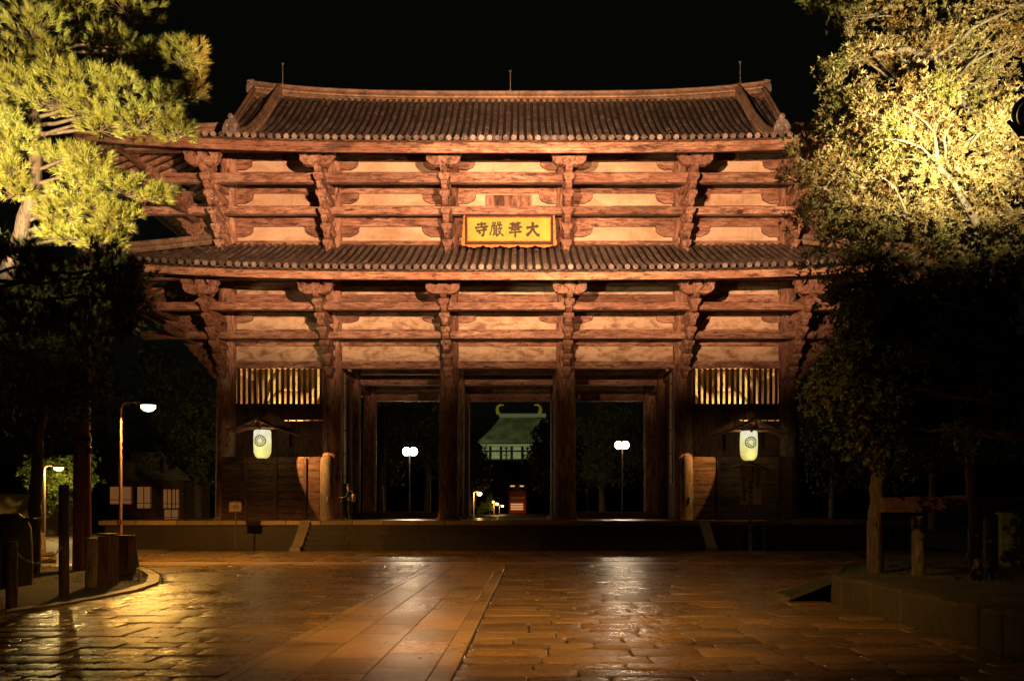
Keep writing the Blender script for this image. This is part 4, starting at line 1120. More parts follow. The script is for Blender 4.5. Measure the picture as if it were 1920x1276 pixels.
for side in (-1, 1):
    x = side*11.85
    o = empty('guardian_statue', (x, 46.6, PZ+.55), 'towering carved wooden guardian figure behind the %s lattice' % ('left' if side < 0 else 'right'), 'statue', 'guardian statues inside the gate')
    nodes = [((0,0,4.2),(.62,.5)), ((0,0,5.0),(.72,.55)), ((0,-.05,5.9),(.85,.6)), ((0,-.05,6.5),(.6,.45)), ((0,-.15,6.95),(.3,.3)), ((0,-.2,7.45),(.42,.46)), ((0,-.1,7.85),(.36,.38)), ((0,-.05,8.2),(.16,.16)),
             ((.95,0,6.35),(.36,.36)), ((1.5,-.2,6.9),(.30,.30)), ((1.45,-.5,7.8),(.22,.22)), ((1.3,-.6,8.15),(.18,.2)),
             ((-.95,0,6.3),(.36,.36)), ((-1.55,-.1,5.5),(.30,.30)), ((-1.3,-.7,4.9),(.22,.22)), ((-1.1,-.95,4.8),(.2,.2)),
             ((.45,0,3.3),(.48,.48)), ((.6,-.1,2.0),(.36,.36)), ((.65,0,.35),(.24,.24)), ((.72,-.35,.16),(.22,.14)),
             ((-.45,0,3.3),(.48,.48)), ((-.75,-.2,2.0),(.36,.36)), ((-.7,0,.35),(.24,.24)), ((-.8,-.35,.16),(.22,.14))]
    ed = [(0,1),(1,2),(2,3),(3,4),(4,5),(5,6),(6,7),(2,8),(8,9),(9,10),(10,11),(2,12),(12,13),(13,14),(14,15),(0,16),(16,17),(17,18),(18,19),(0,20),(20,21),(21,22),(22,23)]
    if side > 0: nodes = [((-p[0],p[1],p[2]), r_) for p, r_ in nodes]
    m_st = M.setdefault('statue', wood('carved statue wood', 2, (.10,.045,.02), (.38,.20,.10), (.55,.38,.22)))
    skin('body', nodes, ed, m_st, o)
    b = MB(); rr_ = random.Random(5)
    # flowing scarf and skirt
    pts = [(-1.6,.3,4.0),(-1.9,.25,5.6),(-1.5,.3,7.2),(-.7,.35,8.3),(.3,.4,8.6),(1.2,.3,8.1),(1.9,.3,7.0),(1.7,.3,5.2),(1.9,.2,3.8)]
    b.tube(pts, [.05,.16,.2,.17,.14,.17,.2,.16,.05], 8, sx=.35); b.build('scarf', m_st, o)
    b = MB(); vs = []; n = 36
    for (rr, z_) in ((.62, 4.5), (.85, 3.9), (1.05, 3.0), (1.2, 2.2)):
        for q in range(n):
            t = 2*math.pi*q/n; k_ = rr*(1+.07*math.sin(t*9)); vs.append((k_*math.cos(t), k_*.75*math.sin(t), z_+.1*math.sin(t*5)))
    b.add(vs, [(i*n+q, i*n+(q+1)%n, (i+1)*n+(q+1)%n, (i+1)*n+q) for i in range(3) for q in range(n)], True); b.build('skirt', m_st, o)
    b = MB(); b.box(-1.6, 1.6, -.9, .9, -.55, -.02, .05); b.build('plinth', M['podium'], o)

# ------------------------------------------------------------------ person with pale bag, tripod
o = empty('person', (P(656, 0, 42.2)[0], 42.2, PZ), 'person in dark clothes and cap with a pale shoulder bag, reaching towards a tripod', 'person')
cloth = plain('dark navy clothes', (.02,.02,.025), .8); skinm = plain('skin', (.42,.24,.15), .55, 0, .08, 5, 0)
nd = [((0,0,.93),(.155,.12)), ((0,0,1.10),(.14,.11)), ((-.02,0,1.30),(.17,.115)), ((-.03,0,1.42),(.13,.09)), ((-.05,0,1.50),(.055,.055)), ((-.07,0,1.58),(.085,.075)), ((-.07,0,1.68),(.095,.085)), ((-.065,0,1.75),(.06,.06)),
      ((-.06,-.19,1.38),(.055,.055)), ((-.14,-.24,1.16),(.045,.045)), ((-.36,-.2,1.14),(.035,.035)), ((-.42,-.19,1.15),(.03,.022)),
      ((-.06,.19,1.38),(.055,.055)), ((-.16,.24,1.15),(.045,.045)), ((-.38,.14,1.16),(.035,.035)), ((-.44,.12,1.17),(.03,.022)),
      ((.0,-.10,.82),(.095,.095)), ((-.04,-.11,.48),(.062,.062)), ((0,-.11,.10),(.042,.042)), ((-.13,-.12,.04),(.045,.03)),
      ((.0,.10,.82),(.095,.095)), ((.02,.11,.48),(.062,.062)), ((.05,.11,.10),(.042,.042)), ((-.08,.12,.04),(.045,.03))]
ed = [(0,1),(1,2),(2,3),(3,4),(4,5),(5,6),(6,7),(3,8),(8,9),(9,10),(10,11),(3,12),(12,13),(13,14),(14,15),(0,16),(16,17),(17,18),(18,19),(0,20),(20,21),(21,22),(22,23)]
body = skin('body', nd, ed, cloth, o)
body.data.materials.append(skinm)
for p in body.data.polygons:
    c = p.center
    if c.z > 1.5 or (c.x < -.33 and c.z > .9): p.material_index = 1
for sy in (-1, 1):
    b = MB(); bx, by, bz = -.44, (-.19 if sy < 0 else .12), 1.16
    for f_, (dy, L, dz) in enumerate(((-.03,.07,.0),(-.01,.08,.004),(.01,.078,.004),(.03,.062,.0))):
        b.tube([(bx,by+dy,bz),(bx-L*.5,by+dy*1.05,bz-.006),(bx-L*.85,by+dy,bz-.035),(bx-L*.8,by+dy,bz-.05)], [.010,.009,.008,.006], 6)
    b.tube([(bx+.02,by-sy*.03,bz-.005),(bx-.02,by-sy*.055,bz-.02),(bx-.045,by-sy*.045,bz-.045)], [.011,.010,.007], 6)
    b.build('hand', skinm, body)
b = MB(); b.lathe([(.095,.0),(.102,.03),(.09,.08),(.05,.115),(.01,.12)], (-.066,0,1.71), 18); b.box(-.22,-.12,-.06,.06,1.705,1.718,.004); b.build('cap', cloth, o)
b = MB(); b.tube([(-.155,0,1.63),(-.178,0,1.62),(-.16,0,1.605)], [.008,.014,.008], 6); b.build('nose', skinm, body)
b = MB(); b.lathe([(.10,0),(.15,.05),(.15,.3),(.12,.38),(.06,.40)], (.20,-.08,.92), 14, sq=(.75,1)); b.tube([(.18,-.06,1.28),(.1,-.02,1.44),(-.06,-.06,1.47),(-.14,-.10,1.2)], .014, 6)
tag(b.build('shoulder_bag', plain('pale canvas', (.62,.5,.36), .9), o), None)
o = empty('camera_tripod', (P(641, 0, 42.2)[0], 42.15, PZ), 'black camera tripod standing in front of the person', 'tripod')
for a in (90, 210, 330):
    b = MB(); b.tube([(0,0,.95),(.34*math.cos(R(a)),.34*math.sin(R(a)),0.01)], [.016,.010], 6); b.lathe([(.018,0),(.022,.02),(.012,.035)], (.34*math.cos(R(a)),.34*math.sin(R(a)),0), 8); b.build('leg', M['blackmetal'], o)
b = MB(); b.tube([(0,0,.6),(0,0,1.08)], .014, 8); b.lathe([(.03,0),(.035,.03),(.02,.05)], (0,0,.93), 10); b.build('centre_column', M['greypole'], o)
b = MB(); b.box(-.045,.045,-.075,.075,1.08,1.18,.012); b.lathe([(.038,0),(.038,.08),(.03,.085)], (-.13,0,1.13), 14, axis='x'); b.build('camera_body', M['blackmetal'], o)

# ------------------------------------------------------------------ left foreground furniture
def post(name, px, py_top, Y, label, r=.09, mat='log', sq=False, chain_h=None, group='wooden barrier posts', cat='post'):
    x, z = P(px, py_top, Y); o = empty(name, (x, Y, 0), label, cat, group)
    b = MB()
    if sq: b.box(-r, r, -r, r, 0, z, .015)
    else: b.lathe([(r,0),(r,z-.03),(r*.9,z-.006),(r*.6,z)], (0,0,0), 12)
    b.build('shaft', M[mat], o)
    b = MB(); b.tube([(r*.9,0,z-.12),(r+.04,0,z-.13),(r+.03,0,z-.17)], .012, 6); b.build('hook', M['blackmetal'], o)
    return Vector((x, Y, z))
pA = post('barrier_post', 22, 1014, 15.6, 'leftmost dark wooden post at the near lawn edge', .10, 'darkwood')
pB = post('barrier_post', 120, 908, 17.6, 'tall dark post on the near lawn in front of the utility pole', .10, 'darkwood')
pC = post('barrier_post', 171, 1008, 19.5, 'third wooden post, right of the utility pole foot', .13)
pD = post('barrier_post', 46, 998, 35.0, 'pale chain post standing left beside the far road', .11, group='pale chain posts')
pE = post('barrier_post', 80, 998, 35.5, 'pale chain post in front of the small far street lamp', .11, group='pale chain posts')
pF = post('barrier_post', 165, 1005, 37.0, 'pale chain post just right of the utility pole', .11, group='pale chain posts')
def chain(a, c, sag, label):
    b = MB(); n = 40; L = (c-a).length; n = int(L/.07); pts = [a.lerp(c, t/n)+Vector((0,0,-sag*4*(t/n)*(1-t/n))) for t in range(n+1)]
    for i in range(n):
        p, q = pts[i], pts[i+1]; m = (p+q)/2; d = (q-p).normalized(); s = d.cross(Vector((0,0,1))).normalized() if i % 2 else d.cross(d.cross(Vector((0,0,1)))).normalized()
        e = d*.045; w = s*.018
        b.tube([m-e, m-e*.6+w, m+e*.6+w, m+e, m+e*.6-w, m-e*.6-w, m-e], .007, 5, cap=False)
    o = b.build('barrier_chain', M['metal']); o.location = (0,0,0)
    return tag(o, label, 'chain', 'sagging chains between posts')
z_ = Vector((0,0,-.12))
pB.z = pA.z; chain(pA+z_, pB+z_, .35, 'dark sagging chain between the two nearest lawn posts')
chain(pD+z_, pE+z_, .25, 'sagging chain between the two pale posts beside the far road')
chain(pE+z_, pF+z_, .3, 'sagging chain running right behind the utility pole foot')
# utility pole with floodlight head
x, zt = P(160, 545, 25.5)
up = empty('utility_pole', (x-.1, 25.5, 0), 'tall brown pole with a floodlight box on top at the left', 'pole')
b = MB(); b.tube([(0,0,0),(0,0,5),(.05,0,zt-.2)], [.27,.23,.19], 14); b.build('shaft', M['brownpole'], up)
b = MB(); b.box(-.05,.55,-.18,.22,zt-.25,zt+.15,.03); b.box(-.3,.7,-.06,.06,zt-.36,zt-.26,.01); b.build('lamp_box', M['brownpole'], up)
b = MB(); b.tube([(0,0,3.95),(0,0,4.1)], .262, 14); b.box(.2,.32,-.12,.02,3.55,3.8,.01); b.build('band', M['blackmetal'], up)
# stone block / lantern at extreme left
x, zt = P(20, 962, 20.5)
sl = empty('stone_marker', (x, 20.5, 0), 'dark rounded stone marker with a flat cap at the left edge', 'stone marker')
b = MB(); b.lathe([(.50,0),(.52,.5),(.48,zt-.35),(.36,zt-.12),(.2,zt)], (0,0,0), 16, sq=(1,.7)); b.build('body', M['rubble'], sl)
b = MB(); b.box(.18,.68,-.2,.2,zt-.16,zt-.10,.01); b.build('cap', M['curb'], sl)
# dark boxes and tarp near street lamp
for k, (pa, pb, pt, Y, lab) in enumerate(((192, 214, 1003, 20.5, 'near dark timber barrier block beside the kerb'), (222, 248, 1006, 24.0, 'far dark timber barrier block beside the green cone'))):
    xa, zt = P(pa, pt, Y); xb = P(pb, pt, Y)[0]
    o = empty('barrier_block', ((xa+xb)/2, Y, 0), lab, 'barrier', 'dark timber barrier blocks')
    w = (xb-xa)/2; b = MB()
    for q in range(4): b.box(-w, w, -.25+.125*q+.004, -.125+.125*q-.004, 0, zt-rnd.uniform(0,.04), .01)
    b.build('planks', M['darkwood'], o)
    b = MB(); b.box(-w-.02, w+.02, -.27, .27, zt+.003, zt+.05, .01); b.build('cap_rail', M['darkwood'], o)
x, zt = P(250, 1005, 26.5)
o = empty('traffic_cone', (x, 26.5, 0), 'dark green cone standing beside the dark timber barrier blocks', 'cone')
b = MB(); b.lathe([(.18,.03),(.05,zt)], (0,0,0), 16); b.build('cone_body', M['green'], o)
b = MB(); b.box(-.22,.22,-.22,.22,0,.03,.008); b.build('cone_base', M['green'], o)
b = MB(); b.tube([(0,0,zt),(-.35,0,zt-.02)], .02, 6); b.build('bar', M['metal'], o)
# logs on the ground
for k, (pa, pb, py, Y) in enumerate(((45, 95, 1046, 33.0), (72, 100, 1058, 29.5))):
    xa = P(pa, 0, Y)[0]; xb = P(pb, 0, Y)[0]
    b = MB(); b.tube([(xa, Y, .10), (xb, Y+.2, .10)], .11, 10); tag(b.build('fallen_log', M['log']), ['pale log lying beyond the near lawn at left', 'shorter log lying left of the utility pole foot'][k], 'log', 'logs on the ground')

# earth wall, far house (left)
b = MB(); x0, z0 = P(-60, 925, 63); x1, _ = P(150, 925, 63)
ew = empty('earthen_wall', ((x0+x1)/2, 63, 0), 'yellowish earthen boundary wall lit by the small far street lamp', 'wall'); w = (x1-x0)/2
b.box(-w, w, -.25, .25, 0, z0, .03); b.build('wall_body', M['earthwall'], ew)
b = MB(); b.prism([(-.5, z0), (.5, z0), (0, z0+.4)], -w-.1, w+.1, 'x'); b.build('tile_coping', M['tile'], ew)
Y = 72
def house():
    xa, zt = P(205, 905, Y); xb = P(345, 905, Y)[0]; cx = (xa+xb)/2; w = (xb-xa)/2
    o = empty('low_house', (cx, Y, 0), 'dark low house with pale lit sliding windows left of the gate', 'house')
    b = MB(); b.box(-w, w, 0, 6, 0, zt+.2); b.build('wall', M['darkwood'], o)
    b = MB(); b.prism([(-w-1, zt+.2), (w+1, zt+.2), (w-1.5, zt+2.6), (-w+1.5, zt+2.6)], -.9, 6.8, 'y'); b.build('roof', M['pan'], o)
    for (pa, pb, pt, pbm) in ((206, 247, 912, 944), (257, 283, 912, 952), (306, 322, 917, 952), (323, 336, 917, 952), (308, 335, 955, 974)):
        a, zt_ = P(pa, pt, Y-.1); c, zb_ = P(pb, pbm, Y-.1)
        f = MB(); f.box(a-cx, c-cx, -.12, -.02, zb_, zt_); fo = f.build('window', M['shoji'], o)
        g = MB()
        for q in (0, .5, 1): xx = a-cx+(c-a)*q; g.box(xx-.03, xx+.03, -.16, -.125, zb_-.03, zt_+.03)
        g.box(a-cx, c-cx, -.15, -.121, zb_+(zt_-zb_)*.22, zb_+(zt_-zb_)*.22+.06); g.build('frame', M['darkwood'], fo)
    return o
house()
x0, zt = P(372, 0, 76)[0], 0
x, zl = P(382, 975, 60)
b = MB(); b.box(-.3, .3, -.1, .1, -.3, .3, .02)
o = empty('lit_cabinet', (x, 60, 0), 'small pale lit box far left behind the podium end', 'box'); b = MB(); b.box(-.45,.45,-.2,.2,.0,zl-.15,.02); b.build('cabinet', M['whitewall'], o)
b = MB(); b.box(-.4,.3,-.23,-.205,zl-.5,zl-.22); b.build('lit_panel', M['shoji'], o)

# ------------------------------------------------------------------ right side: wooden frame on posts
rf = empty('beam_frame', (9, 17, .45), 'long low horizontal timber beam on log posts standing in the right bed', 'rail fence')
Yb = 17.5
xa, zt = P(1655, 932, Yb); xb, zb = P(2150, 960, Yb)
zt2 = P(0, 918, Yb)[1]
b = MB(); b.add([(xa-9, .4, zb-.45),(xb-9, .3, zb-.45),(xb-9, .6, zb-.45),(xa-9, .7, zb-.45),(xa-9, .4, zt-.45),(xb-9,.3,zt2-.45),(xb-9,.6,zt2-.45),(xa-9,.7,zt-.45)],
   [(3,2,1,0),(4,5,6,7),(0,1,5,4),(1,2,6,5),(2,3,7,6),(3,0,4,7)]); b.build('rail', M['board'], rf)
for (px, Y, top) in ((1636, 20, 972), (1722, 17.3, 964), (1858, 16.6, 962)):
    x, z = P(px, top, Y); z = min(z, zb-.0)
    b = MB(); b.lathe([(.13,-.1),(.13,z-.50),(.11,z-.47)], (x-9, Y-17, 0), 12); b.build('log_post', M['log'], rf)
x, zt = P(1890, 950, 22)
o = empty('white_cabinet', (x, 22, .3), 'pale box with a curved bright cable behind the right beam fence', 'box')
b = MB(); b.box(-.27,.27,-.15,.15,0,zt-.3,.02); b.build('body', M['green'] if False else plain('pale green cabinet', (.25,.28,.12), .6), o)
b = MB(); b.tube([(.12,-.17,zt-.33),(.15,-.19,zt-.6),(.24,-.18,zt-.82)], .015, 6); b.build('cable', M['glint'], o)
for (px, Y, lab, mt) in ((1385, 38.2, 'thin dark stake left of the notice board post', 'darkwood'), (1432, 38.3, 'thin greenish stake right of the notice board post', 'green')):
    x, zt = P(px, 985, Y); b = MB(); b.box(-.06,.06,-.05,.05,0,zt,.01)
    o = b.build('stake', M[mt]); o.location = (x, Y, 0); tag(o, lab, 'stake', 'stakes beside the notice board')

# ------------------------------------------------------------------ far beyond: great hall, small red gate, lit foliage
Y = 370
hall = empty('great_hall', (P(973, 0, Y)[0], Y, 2), 'distant great hall with pale floodlit tiled roof and golden ridge ornaments', 'temple hall')
hx = hall.location.x
def PL(px, py, yy=0): x, z = P(px, py, Y+yy); return (x-hx, z-2)
rt = [PL(937, 779), PL(1012, 779)]; 
eL, eR = PL(893, 833), PL(1062, 833)
tl, tr = (rt[0][0], rt[0][1]), (rt[1][0]+3, rt[1][1])
b = MB(); n = 14; cols = 76; vs = []
for i in range(n+1):
    t = i/n; zz = tl[1]+(eL[1]-tl[1])*(t**.86); xl = tl[0]+(eL[0]-tl[0])*(t**1.15); xr = tr[0]+(eR[0]-tr[0])*(t**1.15); yy = 6-9*t
    for k in range(cols+1):
        q = k/cols; vs.append((xl+(xr-xl)*q, yy, zz+(.9 if k % 2 else 0)))
b.add(vs, [(i*(cols+1)+k, i*(cols+1)+k+1, (i+1)*(cols+1)+k+1, (i+1)*(cols+1)+k) for i in range(n) for k in range(cols)])
htile = plain('pale grey hall tiles', (.30,.32,.20), .8, 0, .5, .25)
b.build('roof', htile, hall)
b = MB(); b.box(tl[0]-.5, tr[0], 5.4, 7, tl[1], tl[1]+1.7, .1); b.build('ridge', plain('pale ridge', (.42,.46,.32), .8), hall)
gm = emit('gilded ornament', (.9,.62,.05), .35, (.8,.6,.1))
gm = plain('gilded bronze', (.95,.72,.08), .45, .2, .1, 2, .1)
for (px, s) in ((936, 1), (1010, -1)):
    x0, z0 = PL(px, 768); b = MB(); b.tube([(x0-.4*s,6,z0-1.2),(x0-1.1*s,6,z0+.6),(x0-.9*s,6,z0+2.2),(x0+.2*s,6,z0+3.1),(x0+1.6*s,6,z0+2.9),(x0+2.0*s,6,z0+3.2)], [.95,.9,.75,.55,.35,.1], 10); b.build('ridge_ornament', gm, hall)
xa, za = PL(898, 858); xb, zb = PL(1060, 835)
b = MB(); b.box(xa, xb, -1, 6, za-1, zb, 0); b.build('wall', plain('hall wall', (.012,.010,.008), .9), hall)
for r_, (y0, y1) in enumerate(((837, 844), (847, 860))):
    for k in range(7):
        pa = 900+k*20; a, zt = PL(pa+2, y0); c, zb_ = PL(pa+17, y1); b = MB()
        b.box(a, c, -1.2, -1.02, zb_, zt); fo = b.build('plaster_panel', plain('hall plaster', (.6,.62,.45), .9) if k == 0 and r_ == 0 else bpy.data.materials['hall plaster'], hall)
        if k % 2 == 0:
            g = MB(); g.box((a+c)/2-.35, (a+c)/2+.35, -1.4, -1.22, zb_, zt); g.box(a+.5, c-.5, -1.42, -1.24, (zt+zb_)/2-.2, (zt+zb_)/2+.2); g.build('bracket', M['darkwood'], fo)
xe, ze = PL(893, 834); b = MB(); b.box(eL[0]-.4, eR[0]+.4, -3.6, -3.1, eL[1]-.9, eL[1]-.05, .05); b.build('eave_board', bpy.data.materials['hall plaster'], hall)
hl = empty('hall_floodlight', (hx-6, 310, 1), 'ground floodlight before the distant hall', 'floodlight', 'floodlights on poles')
b = MB(); b.box(-.4,.4,-.3,.3,-.1,.5,.05); b.build('housing', M['blackmetal'], hl)
l = light('hall_beam', 'SPOT', (0, 0, .8), 46000, (.88,1,.48), hl, spot_size=R(70), spot_blend=.6, shadow_soft_size=.3)
l.rotation_euler = (Vector((5, 64, 38))).to_track_quat('-Z','Y').to_euler()
# small red gate
Y = 215
sg = empty('red_inner_gate', (P(970, 0, Y)[0], Y, .9), 'small red-pillared inner gate with a lit lattice beyond the middle opening', 'gate')
gx = sg.location.x; red = plain('vermilion timber', (.45,.045,.02), .6)
def PG(px, py): x, z = P(px, py, Y); return x-gx, z-.9
def gbox(p0, p1, y0, y1, mat, name, par=sg):
    a, zb = PG(p0[0], p0[1]); c, zt = PG(p1[0], p1[1]); b = MB(); b.box(a, c, y0, y1, zb, zt, .03); return b.build(name, mat, par)
gbox((956, 962), (986, 922), 0, 3, red, 'wall')
for px in (955, 985.5): gbox((px-1, 962), (px+1, 908), -.5, -.05, red, 'pillar')
lt = gbox((957.5, 956), (981, 942.5), -.3, -.05, M['gatewin'], 'lit_lattice')
b = MB()
for q in range(13):
    a, zb = PG(957.5+23.5*q/12, 956); zt = PG(0, 942.5)[1]; b.box(a-.05, a+.05, -.42, -.31, zb, zt)
for q in range(4): z = PG(0, 942.5+13.5*q/3)[1]; b.box(PG(957.5,0)[0], PG(981,0)[0], -.44, -.425, z-.1, z+.1)
b.build('lattice_bars', red, lt)
for (p0, p1) in (((957, 912), (969, 909.5)), ((970.5, 912), (982, 909.5))): gbox(p0, p1, -.6, -.3, M['gatewin'], 'lit_band')  # plain white strips; their brightness is put in as emission
b = MB(); a, z = PG(946, 922); c, zt = PG(994, 905); b.prism([(a, z), (c, z), (c-2, z+.6), (c-3.2, zt), (a+3.2, zt), (a+2, z+.6)], -2, 4, 'y'); b.build('roof', M['tile'], sg)
gbox((958, 934), (984, 931), -.2, -.05, bpy.data.materials['hall plaster'], 'band')

# ------------------------------------------------------------------ trees
def needle_tuft(b, c, d, r, L=.17, n=44, w=.0042):
    d = d.normalized(); u = d.orthogonal().normalized(); v = d.cross(u)
    for k in range(n):
        a = r.uniform(0, 6.283); sp = r.uniform(.05, 1.0)**.9
        dd = (d*math.cos(sp)+(u*math.cos(a)+v*math.sin(a))*math.sin(sp)); l = L*r.uniform(.7, 1.05)
        s = dd.cross(Vector((r.uniform(-1,1), r.uniform(-1,1), r.uniform(-1,1)))).normalized()*w
        o = c+d*r.uniform(-.06, .03)
        b.add([o-s, o+s, o+dd*l+Vector((0,0,.01))], [(0,1,2)])
def leaf_clump(b, c, d, r, L=.10, n=9, w=.018):
    d = d.normalized(); u = d.orthogonal().normalized(); v = d.cross(u)
    for k in range(n):
        a = 6.283*k/n+r.uniform(-.4, .4); sp = r.uniform(.5, 1.45)
        dd = (d*math.cos(sp)+(u*math.cos(a)+v*math.sin(a))*math.sin(sp)); l = L*r.uniform(.7, 1.15)
        s = dd.cross(d+Vector((r.uniform(-.5,.5), r.uniform(-.5,.5), r.uniform(-.5,.5)))).normalized()*w*r.uniform(.8,1.2)
        o = c+Vector((r.uniform(-.02,.02),)*3)
        b.add([o, o+dd*l*.45+s, o+dd*l, o+dd*l*.45-s], [(0,1,2),(0,2,3)])
def limb(b, pts, r0, r1, n=8, jit=.02, r=rnd):
    Pn = []; pts = [Vector(p) for p in pts]
    for p, q in zip(pts, pts[1:]):
        m = max(2, int((q-p).length/.25))
        for k in range(m): Pn.append(p.lerp(q, k/m)+Vector((r.uniform(-jit,jit),r.uniform(-jit,jit),r.uniform(-jit,jit))))
    Pn.append(pts[-1]); L = len(Pn)
    b.tube(Pn, [r0+(r1-r0)*i/(L-1) for i in range(L)], n)
def PV(px, py, Y): x, z = P(px, py, Y); return Vector((x, Y, z))

# left pine
r = random.Random(21)
pine = empty('pine_tree', (*[PV(30, 1100, 14.5).x, 14.5], 0), 'tall pine with flat floodlit needle pads at the upper left', 'tree')
pb = pine.location.copy()
b = MB(); T = [PV(-120, 1085, 14.0), PV(-70, 700, 14.0), PV(30, 470, 13.8), PV(64, 345, 13.7), PV(68, 240, 13.75), PV(52, 150, 14.1), PV(42, 60, 14.4), PV(55, -120, 14.6)]
T[0].z = 0
limb(b, T, .18, .06, 10, .02, r)
pads = [ # px,py,rx,ry,Y,count
 (235,12,75,22,15.2,60),(150,30,70,26,15.0,60),(205,85,62,20,14.8,70),(262,95,30,16,14.6,22),(345,105,42,30,14.6,70),(372,150,14,16,14.5,8),(345,175,34,10,14.4,22),
 (60,50,70,40,14.2,70),(20,110,50,40,14.0,50),(90,100,40,30,14.2,40),(45,160,55,30,13.9,70),(160,160,90,26,13.9,150),(225,158,34,24,13.8,50),(110,190,70,22,13.7,80),(40,195,30,20,14.3,30),
 (180,205,60,22,13.8,70),(260,225,85,26,13.9,150),(330,245,40,16,13.9,44),(190,238,40,16,13.7,30),(20,260,45,34,13.5,70),(125,300,55,24,13.9,90),(165,300,42,22,13.6,60),
 (15,315,30,34,13.4,44),(25,355,34,22,13.5,36),(180,335,60,22,13.8,70),(235,355,70,20,13.9,80),(292,362,38,14,13.9,40),(150,375,60,20,13.7,50),(115,400,40,20,13.7,40),(190,395,50,24,13.9,50),(215,420,36,18,13.8,30),(88,365,20,12,14.3,12),(15,225,24,20,13.4,26),(130,440,50,18,13.8,50),(180,450,50,16,13.8,46),(225,400,36,16,13.9,36),(300,180,40,14,14.2,30),(90,140,50,20,14.3,40)]
bt = MB()
bw = MB()
for (px, py, rx, ry, Y, cnt) in pads:
    c = PV(px, py, Y); k = Y/FPX; sx, sz = rx*k, ry*k
    # branch to the nearest trunk point
    tp = min(T[1:], key=lambda q: abs(q.z-(c.z-.25)) )
    tt = T[1]
    for p_, q_ in zip(T[1:], T[2:]):
        if p_.z <= c.z-.15 <= q_.z: tt = p_.lerp(q_, (c.z-.15-p_.z)/(q_.z-p_.z))
    mid = tt.lerp(c, .55)+Vector((0, 0, .10)); limb(bw, [tt, mid, c+Vector((0,0,-sz*.5))], .035, .012, 6, .02, r)
    cnt = int(cnt*1.45); rx *= 1.03; ry *= 1.0; sx, sz = rx*k, ry*k
    tips = []
    for i in range(cnt):
        a = r.uniform(0, 6.283); q = math.sqrt(r.random()); zz = r.uniform(-1, 1)
        p = c+Vector((sx*q*math.cos(a), sx*.75*q*math.sin(a), sz*zz*math.sqrt(max(0, 1-q*q*.8))))
        d = Vector((math.cos(a)*q*1.3+r.uniform(-.35,.35), math.sin(a)*q*1.2-.35, .55+zz*.35+r.uniform(-.2,.2)))
        needle_tuft(bt, p, d, r, r.uniform(.12, .17)); tips.append(p)
    for i in range(0, len(tips), 3):
        p = tips[i]; limb(bw, [c.lerp(p, .1)+Vector((0,0,-sz*.5)), p-Vector((0,0,.04))], .010, .005, 4, .01, r)
for m_, nm, mt in ((b, 'trunk', M['bark']), (bw, 'branches', M['bark']), (bt, 'crown', M['needle'])):
    m_.v = [(v[0]-pb.x, v[1]-pb.y, v[2]-pb.z) for v in m_.v]; m_.build(nm, mt, pine)

# dark pine boughs hanging low (nearer, unlit tree)
r = random.Random(5)
def crown_tree(name, label, base, trunk, blobs, kind, mat, bark, group=None, L=.1, seed=1, r0=.18, tw=True, nl=8, wl=None, limbs=()):
    r = random.Random(seed); o = empty(name, base, label, 'tree', group)
    bw, bl, bt_ = MB(), MB(), MB(); trunk = [Vector(t) for t in trunk]
    limb(bt_, trunk, r0, r0*.35, 10, .03, r)
    for (pts_, ra, rb) in limbs: limb(bw, pts_, ra, rb, 8, .02, r)
    for (c, sx, sy, sz, cnt) in blobs:
        c = Vector(c)
        tt = min((p.lerp(q, k/4) for p, q in zip(trunk, trunk[1:]) for k in range(5)), key=lambda q: (q-c).length+abs(q.z-c.z+.6)*1.0)
        limb(bw, [tt, tt.lerp(c, .6)+Vector((0,0,.05)), c], r0*.28, .015, 6, .04, r)
        ends = [c+Vector((r.gauss(0,.55)*sx, r.gauss(0,.55)*sy, r.gauss(0,.55)*sz)) for _ in range(max(4, cnt//28))]
        for e in ends: limb(bw, [c, e], .018, .006, 5, .03, r)
        for i in range(cnt):
            e = ends[r.randrange(len(ends))]; g = .33
            p = e+Vector((r.gauss(0,g)*sx, r.gauss(0,g)*sy, r.gauss(0,g)*sz))
            d = (p-c)+Vector((r.uniform(-.2,.2), r.uniform(-.2,.2)-.15, .15))
            if d.length < 1e-3: d = Vector((0,0,1))
            if kind == 'needle': needle_tuft(bl, p, d+Vector((0,0,.5)), r, L, nl)
            else: leaf_clump(bl, p, d, r, L, nl, wl or L*.17)
    B = Vector(base)
    for m_, nm, mt in ((bt_, 'trunk', M['bark'] if name != 'old_leaning_tree' else bark), (bw, 'limbs', bark), (bl, 'crown', mat)):  # trunks darker than pale limbs: shade below the crown put into the bark colour
        m_.v = [(v[0]-B.x, v[1]-B.y, v[2]-B.z) for v in m_.v]; m_.build(nm, mt, o)
    return o
def PB(px, py, Y, rx, ry, cnt, dy=None):
    k = Y/FPX; return (PV(px, py, Y), rx*k, dy or rx*k*.8, ry*k, cnt)
x = PV(-330, 0, 11).x
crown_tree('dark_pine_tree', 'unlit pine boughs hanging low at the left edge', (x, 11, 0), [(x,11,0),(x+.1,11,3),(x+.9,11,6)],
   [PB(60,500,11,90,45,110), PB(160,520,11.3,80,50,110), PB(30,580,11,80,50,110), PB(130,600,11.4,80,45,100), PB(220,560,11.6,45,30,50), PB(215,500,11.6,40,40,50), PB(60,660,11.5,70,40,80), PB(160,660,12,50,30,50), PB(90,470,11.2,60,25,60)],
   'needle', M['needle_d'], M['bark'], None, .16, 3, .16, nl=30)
x = PV(60, 0, 24).x
